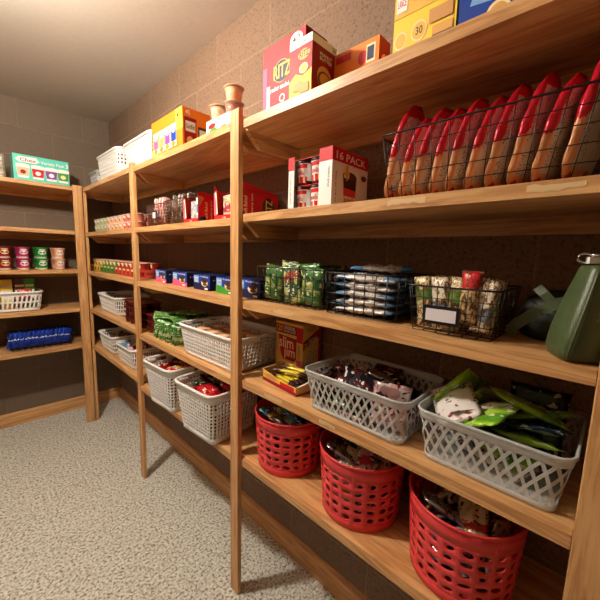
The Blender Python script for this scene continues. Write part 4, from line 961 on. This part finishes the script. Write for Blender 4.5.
# ============================================================ packets heaped in the baskets
# resting places in each basket's own frame: x, y, z and quaternion
HEAPS={
'red0':[[-0.0047,-0.03,0.0176,0.738,-0.016,-0.014,-0.674],[0.0382,0.0212,0.0347,0.308,0.078,-0.215,-0.924],[-0.0129,0.026,0.0386,0.473,0.144,-0.193,-0.847],[-0.0077,-0.0516,0.0556,0.719,-0.21,0.241,0.617],[-0.0133,0.0273,0.0679,0.227,-0.274,-0.036,0.934],[-0.0448,0.0098,0.0782,0.964,0.041,-0.229,-0.129],[0.0486,-0.0111,0.0897,0.073,-0.187,0.065,0.977],[-0.0115,-0.0339,0.1097,0.806,-0.047,-0.035,-0.589],[0.019,0.0897,0.1153,0.243,0.013,0.679,0.693],[-0.0349,0.0118,0.1191,0.412,-0.022,-0.211,-0.886],[-0.0313,0.0615,0.1277,0.821,-0.495,-0.111,-0.264],[0.043,-0.0351,0.1372,0.945,-0.176,-0.106,-0.253],[0.0394,0.0324,0.1401,0.67,-0.443,-0.314,-0.505],[-0.0447,0.0019,0.1622,0.692,-0.373,0.291,0.545],[-0.0062,0.0632,0.1667,0.394,-0.383,-0.386,-0.741],[0.0098,-0.0521,0.1724,0.209,-0.078,-0.236,-0.946],[0.0612,-0.0199,0.1726,0.911,-0.409,0.002,-0.053],[0.0769,0.0551,0.1733,0.126,0.4,0.508,0.753]],
'red1':[[-0.004,-0.0291,0.0201,0.474,-0.067,-0.058,-0.876],[-0.0122,0.026,0.0313,0.3,0.069,0.166,0.937],[0.0215,0.0352,0.0507,0.464,-0.082,0.111,-0.875],[-0.0479,-0.0301,0.0651,0.899,0.352,-0.249,0.082],[0.0288,0.0051,0.0691,0.881,0.131,0.126,-0.436],[0.0481,-0.0387,0.0714,0.866,0.37,0.335,0.026],[0.0027,0.0475,0.0945,0.726,-0.206,-0.019,0.656],[-0.022,-0.0462,0.0963,0.878,0.391,-0.043,-0.272],[0.0754,-0.0434,0.1079,0.691,-0.119,-0.678,-0.222],[-0.0362,-0.0827,0.1183,0.625,-0.363,0.557,0.409],[0.0104,0.0487,0.1239,0.562,0.012,-0.243,-0.79],[-0.0577,0.0679,0.1385,0.349,-0.661,0.274,0.605],[-0.031,-0.0277,0.1463,0.178,-0.811,-0.542,-0.127],[-0.0098,0.0622,0.1571,0.37,-0.473,0.311,0.736],[-0.0026,-0.0492,0.1665,0.222,-0.529,0.797,0.187],[0.0546,0.0011,0.1764,0.979,0.203,-0.027,0.006]],
'red2':[[-0.0203,-0.0338,0.0222,0.489,-0.124,-0.067,-0.861],[-0.0294,0.0142,0.0355,0.508,0.073,0.201,0.834],[0.0051,0.0823,0.0484,0.491,-0.501,0.536,0.469],[-0.0035,0.0279,0.0486,0.688,-0.205,0.032,-0.695],[0.0023,-0.0461,0.0512,0.758,-0.218,0.129,-0.601],[0.0326,0.0091,0.067,0.803,-0.071,0.094,-0.584],[0.0379,0.0196,0.093,0.179,-0.011,0.023,-0.984],[-0.0429,-0.0155,0.0938,0.172,-0.009,0.025,-0.985],[0.0378,-0.0881,0.104,0.711,-0.674,-0.122,0.158],[0.0512,-0.0557,0.1114,0.708,0.638,0.304,0.005],[-0.0168,-0.0323,0.1157,0.47,0.041,0.049,0.88],[-0.0497,0.0252,0.1273,0.287,0.936,-0.166,0.117],[0.033,0.0266,0.1326,0.139,0.011,-0.97,0.2],[0.005,0.0981,0.1365,0.015,0.021,0.716,0.697],[-0.0162,-0.04,0.1456,0.413,-0.03,0.156,0.897],[0.0506,0.0237,0.1556,0.162,-0.188,-0.178,-0.952],[-0.059,0.0349,0.1573,0.066,-0.299,0.339,0.89],[0.05,0.0285,0.1815,0.938,-0.184,0.196,0.217]],
'clear0':[[0.0039,-0.0327,0.0165,0.007,0.012,0.02,1.0],[-0.0647,0.0396,0.0258,0.8,0.117,-0.071,-0.584],[0.0673,0.0524,0.0274,0.688,-0.016,0.048,-0.724],[0.0988,0.0003,0.0385,0.016,0.087,-0.175,0.981],[-0.0243,-0.0571,0.0459,0.695,0.118,-0.093,0.703],[-0.1115,-0.0318,0.0519,0.075,0.549,0.057,-0.83],[-0.0203,0.0451,0.063,0.006,0.013,0.137,-0.99],[-0.1373,-0.0388,0.0678,0.046,-0.667,-0.096,0.737],[-0.0873,0.0423,0.073,0.676,-0.057,-0.441,0.588],[-0.0111,-0.0616,0.0757,0.689,0.221,0.009,0.69],[0.0873,0.0224,0.0793,0.683,-0.005,0.246,-0.688],[0.1095,-0.0882,0.0847,0.099,-0.177,0.756,-0.622],[0.0666,-0.0332,0.0864,0.733,0.087,0.282,-0.613],[0.0007,0.0511,0.0913,0.017,-0.008,0.183,-0.983],[-0.0074,-0.0706,0.1078,0.683,0.246,-0.16,0.669]],
'clear1':[[0.0054,0.0054,0.0159,0.823,-0.0,-0.0,0.569],[0.015,0.0076,0.04,0.871,0.004,-0.01,0.492],[-0.0657,0.0145,0.07,0.009,-0.16,0.139,0.977],[-0.0141,-0.0548,0.0721,0.704,-0.132,0.094,0.691],[0.0454,-0.0103,0.0817,0.966,-0.196,0.018,0.165],[0.0566,0.1019,0.0864,0.005,0.006,0.76,0.649],[-0.077,0.0299,0.1021,0.925,-0.231,-0.302,0.028],[0.0737,0.0101,0.1042,0.037,0.093,-0.196,-0.976],[0.0532,0.0314,0.1201,0.698,-0.236,-0.028,0.676],[-0.0274,-0.0159,0.1233,0.491,-0.271,0.01,0.828],[-0.0956,0.0252,0.1352,0.215,0.864,0.072,0.449]],
'tallA':[[-0.014,-0.0585,0.0231,0.708,-0.043,-0.034,-0.704],[-0.0384,0.0317,0.0236,0.724,-0.055,-0.02,-0.688],[0.0173,0.0621,0.0493,0.683,-0.033,0.145,-0.715],[-0.0208,-0.0632,0.0571,0.712,-0.091,-0.033,-0.695],[0.0228,0.0466,0.0793,0.072,0.129,-0.153,0.977],[-0.0631,0.0357,0.0801,0.668,0.205,-0.323,-0.638],[0.049,-0.0191,0.081,0.695,0.19,-0.035,0.693],[0.0727,-0.0264,0.1131,0.986,0.162,-0.035,-0.03],[0.0058,-0.0456,0.1187,0.807,0.229,-0.115,-0.532],[-0.0408,0.0697,0.1321,0.675,0.139,-0.274,-0.67],[-0.064,-0.0688,0.1433,0.571,-0.393,-0.439,0.572],[-0.103,0.065,0.1472,0.571,0.378,-0.533,-0.496],[-0.0907,-0.0207,0.149,0.239,-0.597,-0.066,0.763],[-0.0259,-0.0389,0.1546,0.823,0.026,-0.505,0.258],[0.0605,0.064,0.1645,0.753,-0.408,-0.092,0.507],[0.0568,-0.0522,0.1683,0.997,0.054,-0.048,0.005],[0.0139,0.0574,0.1945,0.001,0.11,-0.136,-0.985],[0.0666,-0.0555,0.2041,0.992,0.004,-0.122,0.013]],
'tallB':[[0.0233,0.0637,0.0232,0.708,0.048,0.038,-0.704],[0.0435,-0.051,0.0298,0.774,-0.11,-0.067,0.62],[-0.04,-0.0022,0.0404,0.282,0.072,-0.076,0.954],[0.0424,0.0648,0.0581,0.728,0.116,0.042,0.674],[-0.0153,-0.0333,0.0619,0.353,0.165,-0.12,0.913],[0.0734,0.0134,0.076,0.003,0.092,-0.058,0.994],[-0.0343,0.0546,0.0909,0.734,-0.254,-0.195,0.6],[-0.0456,-0.0549,0.1024,0.802,0.028,-0.127,-0.583],[-0.0705,0.0686,0.1041,0.63,-0.39,-0.178,0.648],[0.0624,-0.054,0.1135,0.63,0.232,-0.045,-0.74],[0.0689,0.0516,0.1221,0.982,0.135,-0.107,-0.074],[-0.0567,-0.0464,0.1323,0.972,-0.114,-0.078,0.193],[0.0504,-0.0445,0.1531,0.274,0.018,-0.084,-0.958],[0.0197,0.0468,0.1556,0.169,-0.149,0.098,0.969],[-0.0535,-0.074,0.1737,0.705,-0.149,0.087,0.688],[-0.1015,0.0478,0.1752,0.038,0.401,0.013,0.915],[-0.0311,0.0476,0.1857,0.953,-0.22,-0.068,-0.197],[0.0922,0.0334,0.1883,0.666,-0.204,0.47,-0.542],[0.0301,0.1021,0.1891,0.624,-0.39,-0.328,-0.592],[-0.051,-0.0361,0.1931,0.257,-0.074,0.181,0.946],[0.053,-0.0708,0.1966,0.677,-0.119,0.078,-0.722]],
'smallA':[[0.0173,-0.0429,0.0196,0.698,-0.083,-0.078,-0.707],[-0.0539,0.0139,0.0225,0.977,-0.061,-0.101,0.175],[0.0484,0.0421,0.0298,0.698,-0.166,0.132,0.684],[0.0606,-0.0217,0.038,0.23,-0.065,-0.218,-0.946],[-0.0862,-0.0136,0.0381,0.945,0.046,-0.325,-0.008],[-0.0142,-0.0145,0.0555,0.029,-0.103,-0.087,0.99],[0.0738,0.0224,0.0625,0.117,-0.017,-0.103,-0.988],[-0.0397,-0.0482,0.0759,0.711,0.015,0.015,-0.703],[0.067,0.0352,0.0851,0.706,-0.087,-0.039,-0.702],[-0.0387,0.0216,0.0879,0.211,-0.104,-0.117,-0.965],[0.0843,-0.0444,0.1009,0.045,0.251,-0.325,0.911],[0.0634,0.0259,0.1114,0.839,-0.036,0.027,-0.543]],
'smallB':[[0.0773,-0.0075,0.016,0.999,0.0,0.0,-0.046],[-0.0601,0.0004,0.0161,0.097,-0.001,0.008,-0.995],[-0.0212,0.0308,0.0381,0.793,0.196,0.176,0.549],[0.0889,-0.0,0.0404,1.0,0.015,-0.02,-0.009],[0.0048,0.0309,0.0511,0.966,0.051,0.248,-0.045],[-0.0774,-0.019,0.0521,0.159,-0.271,-0.028,-0.949],[0.0679,0.0332,0.0662,0.611,0.054,-0.06,0.788],[-0.1241,-0.0412,0.0693,0.448,0.648,-0.433,-0.438],[0.0571,-0.0283,0.0696,0.956,0.286,-0.022,-0.067],[-0.0261,-0.0375,0.0702,0.023,0.237,-0.281,0.93],[0.0007,-0.0708,0.0828,0.631,0.484,-0.289,0.534],[0.1148,-0.033,0.0951,0.814,0.16,0.558,0.033],[0.0607,0.0434,0.1079,0.951,-0.297,-0.082,-0.016]],
'smallC':[[0.0984,-0.0243,0.0162,0.719,-0.008,-0.017,-0.694],[-0.0155,0.0375,0.0188,0.997,0.039,-0.056,0.022],[-0.0873,-0.0213,0.0192,0.291,0.089,0.021,-0.952],[0.0414,0.056,0.0428,0.689,0.053,0.21,0.692],[-0.0879,0.0572,0.0455,0.7,-0.006,0.058,-0.712],[0.0544,-0.0336,0.048,0.372,-0.15,-0.118,-0.908],[-0.0739,-0.0278,0.0484,0.444,0.02,0.107,-0.889],[0.121,-0.0314,0.0531,0.008,0.165,0.161,0.973],[0.1,0.0347,0.0612,0.877,-0.35,0.158,-0.29],[-0.0995,-0.0682,0.0616,0.683,0.379,0.125,-0.612],[0.1413,0.0406,0.0676,0.058,0.479,0.178,0.858],[-0.0733,0.0453,0.0741,0.987,-0.063,0.145,-0.02],[0.0256,-0.0546,0.0853,0.002,0.01,0.182,0.983],[-0.0176,0.0326,0.0871,0.175,-0.089,-0.068,-0.978]]}

def pk_m(n,*a,**k): return packet_mat('packet_'+n,*a,**k)
KIND={
 'dark brown':pk_m('brown',C(70,44,34),C(150,110,80),C(110,40,30),(.4,.6),.15,.3,C(226,210,190),4,inkscale=6),
 'silver':pk_m('silver',C(206,204,202),C(170,168,170),C(226,224,222),(.4,.55),.8,.22,C(120,60,60),4,inkscale=5),
 'black':pk_m('black',C(26,24,30),C(60,50,54),C(90,30,36),(.45,.6),.25,.24,C(230,226,220),4,inkscale=6),
 'blue and yellow':pk_m('blueyellow',C(40,110,190),C(240,200,50),C(70,170,90),(.3,.6),.25,.24,C(246,244,240),3,inkscale=5),
 'pink and white':pk_m('pinkwhite',C(206,160,160),C(190,40,70),C(236,226,224),(.4,.6),.2,.3,C(90,30,40),4,inkscale=5),
 'cream':pk_m('cream',C(222,206,170),C(190,60,40),C(206,170,110),(.6,.75),.25,.24,C(80,50,40),4,inkscale=6),
 'lime green':pk_m('lime',C(146,196,40),C(96,160,40),C(176,214,70),(.1,.35),.05,.3,C(240,244,230),3,inkscale=5),
 'white lettered':pk_m('whitefruit',C(232,226,220),C(236,232,226),None,(.4,.6),.05,.3,C(150,60,90),5,inkscale=8,bamount=.1),
 'dark blue':pk_m('darkblue',C(30,56,84),C(60,120,160),C(20,30,44),(.35,.6),.25,.24,C(210,220,230),4,inkscale=5),
 'red':pk_m('red',C(196,26,42),C(220,60,60),C(160,16,34),(.4,.6),.25,.24,C(246,220,200),4,inkscale=5),
 'red and yellow':pk_m('redyellow',C(200,34,44),C(232,190,80),C(236,120,60),(.35,.6),.25,.24,C(250,240,220),4,inkscale=5),
 'maroon':pk_m('maroon',C(84,18,24),C(130,30,36),C(60,14,20),(.4,.6),.25,.24,C(200,150,130),4,inkscale=5),
 'dark green':pk_m('dgreen',C(36,60,34),C(90,120,60),C(24,34,24),(.3,.5),.25,.24,C(210,210,180),4,inkscale=5),
 'light blue and red':pk_m('lbred',C(150,190,220),C(206,30,40),C(226,226,230),(.38,.7),.25,.24,C(246,240,240),3,inkscale=5),
 'tan':pk_m('tan',C(186,130,84),C(150,84,50),C(206,170,130),(.4,.6),.25,.24,C(80,40,24),4,inkscale=5),
}
_PM={}
def heap(key,bk,where,kinds,dim,group,scale=None):
    rows=HEAPS[key]; w,l,t=dim; seen={}
    bm_=Matrix.Translation(bk.location)@bk.rotation_euler.to_matrix().to_4x4()
    zmax=max(r[2] for r in rows)
    for k,rw in enumerate(rows[::-1]):           # from the top down
        kind=kinds[k%len(kinds)]
        pkey=(kind,dim)
        if pkey not in _PM: _PM[pkey]=pouch_mesh('snack_packet',w,l,t,KIND[kind],seed=len(_PM)+200,crinkle=.0042,nx=8,ny=11,text=("Welch's",'inkk',-.75,.30,.75,.62) if kind=='white lettered' else None)
        from mathutils import Quaternion
        m_=bm_@(Matrix.Translation(Vector(rw[:3]))@Quaternion(rw[3:]).to_matrix().to_4x4())
        p=m_.translation; c=bk.location
        lay='top' if k<len(rows)*.34 else 'middle' if k<len(rows)*.67 else 'bottom'
        fb='front' if p.x<c.x-.02 else 'back' if p.x>c.x+.02 else 'centre'
        lr='left' if p.y>c.y+.02 else 'right' if p.y<c.y-.02 else 'middle'
        spot='centre' if (fb,lr)==('centre','middle') else fb+' '+lr if fb!='centre' else lr+' side' if lr!='middle' else 'centre'
        o=use(_PM[pkey],m_.translation,m_.to_euler(),'%s packet in the %s, %s layer, %s'%(kind,where,lay,spot),'snack packet',group,scale=(.97,.97,.80))
mixed=['silver','black','pink and white','dark brown','silver','cream','black','blue and yellow']
heap('red0',reds[0],'farthest red basket',['silver','blue and yellow','dark brown','pink and white','blue and yellow','black','silver','cream'],(.085,.125,.022),'mixed packets in the farthest red basket')
heap('red1',reds[1],'middle red basket',['pink and white','silver','black','silver','dark brown','silver','blue and yellow','black','cream'],(.085,.125,.022),'mixed packets in the middle red basket')
heap('red2',reds[2],'nearest red basket',['silver','cream','silver','dark blue','dark brown','cream','pink and white'],(.085,.125,.022),'mixed packets in the nearest red basket')
heap('clear0',cb1,'left clear basket',['black','maroon','dark green','pink and white','black','dark brown','pink and white','silver'],(.10,.14,.022),'dark packets in the left clear basket')
heap('clear1',cb2,'right clear basket',['lime green','white lettered','lime green','dark blue','lime green','dark green','lime green','white lettered','dark blue'],(.125,.165,.022),'green packets in the right clear basket')
heap('tallA',tA,'left tall basket',['red and yellow','red','maroon','red','red and yellow','dark brown'],(.10,.14,.030),'red packets in the left tall basket')
heap('tallB',tB,'right tall basket',['red','dark green','maroon','red','cream','maroon','red'],(.10,.14,.030),'red packets in the right tall basket')
heap('smallA',sA,'corner bottom basket',['tan','dark brown','tan','maroon'],(.09,.12,.022),'brown packets in the corner basket')
heap('smallB',sB,'basket behind the middle post',['light blue and red','red','light blue and red','maroon','red'],(.09,.12,.022),'red and blue packets in the basket')
heap('smallC',fb,'corner fourth shelf basket',['black','dark blue','black'],(.10,.13,.022),'dark packets in the fourth shelf basket')

# packets poking up out of the heaps
def poke(bk,where,kind,dim,x,y,z,rot,spot,group):
    pkey=(kind,dim)
    if pkey not in _PM: _PM[pkey]=pouch_mesh('snack_packet',dim[0],dim[1],dim[2],KIND[kind],seed=len(_PM)+200,crinkle=.0042,nx=8,ny=11)
    use(_PM[pkey],(bk.location.x+x,bk.location.y+y,bk.location.z+z),rot,'%s packet poking up from the %s, %s'%(kind,where,spot),'snack packet',group,scale=(.85,.9,.8))
D1=(.085,.125,.022)
for k,(nm_,ks) in enumerate((('farthest red basket',('blue and yellow','silver','dark brown','cream')),('middle red basket',('silver','pink and white','black','silver')),('nearest red basket',('silver','cream','silver','blue and yellow')))):
    for q,(x,y,z,rt,sp_) in enumerate(((-.060,.030,.180,(.5,.25,.6),'front left'),(-.040,-.030,.176,(-.55,.3,1.7),'front right'),(.030,.045,.196,(.8,.1,-.5),'back left'),(.040,-.035,.190,(.6,-.4,2.3),'back right'))):
        poke(reds[k],nm_,ks[q],D1,x,y,z,rt,sp_,'mixed packets in the '+nm_)
poke(cb1,'left clear basket','maroon',(.10,.14,.022),-.01,.06,.108,(.35,.2,.8),'left of the heap','dark packets in the left clear basket')
poke(cb1,'left clear basket','silver',(.10,.14,.022),.02,-.02,.112,(.25,-.3,2.0),'middle of the heap','dark packets in the left clear basket')
poke(cb2,'right clear basket','lime green',(.125,.165,.022),0.0,-.050,.150,(.35,.2,.3),'right end','green packets in the right clear basket')
poke(cb2,'right clear basket','white lettered',(.125,.165,.022),-.045,.085,.132,(.30,-.55,-1.2),'front left corner','green packets in the right clear basket')
poke(cb2,'right clear basket','lime green',(.125,.165,.022),-.055,.0,.134,(.15,-.50,-1.9),'front middle','green packets in the right clear basket')
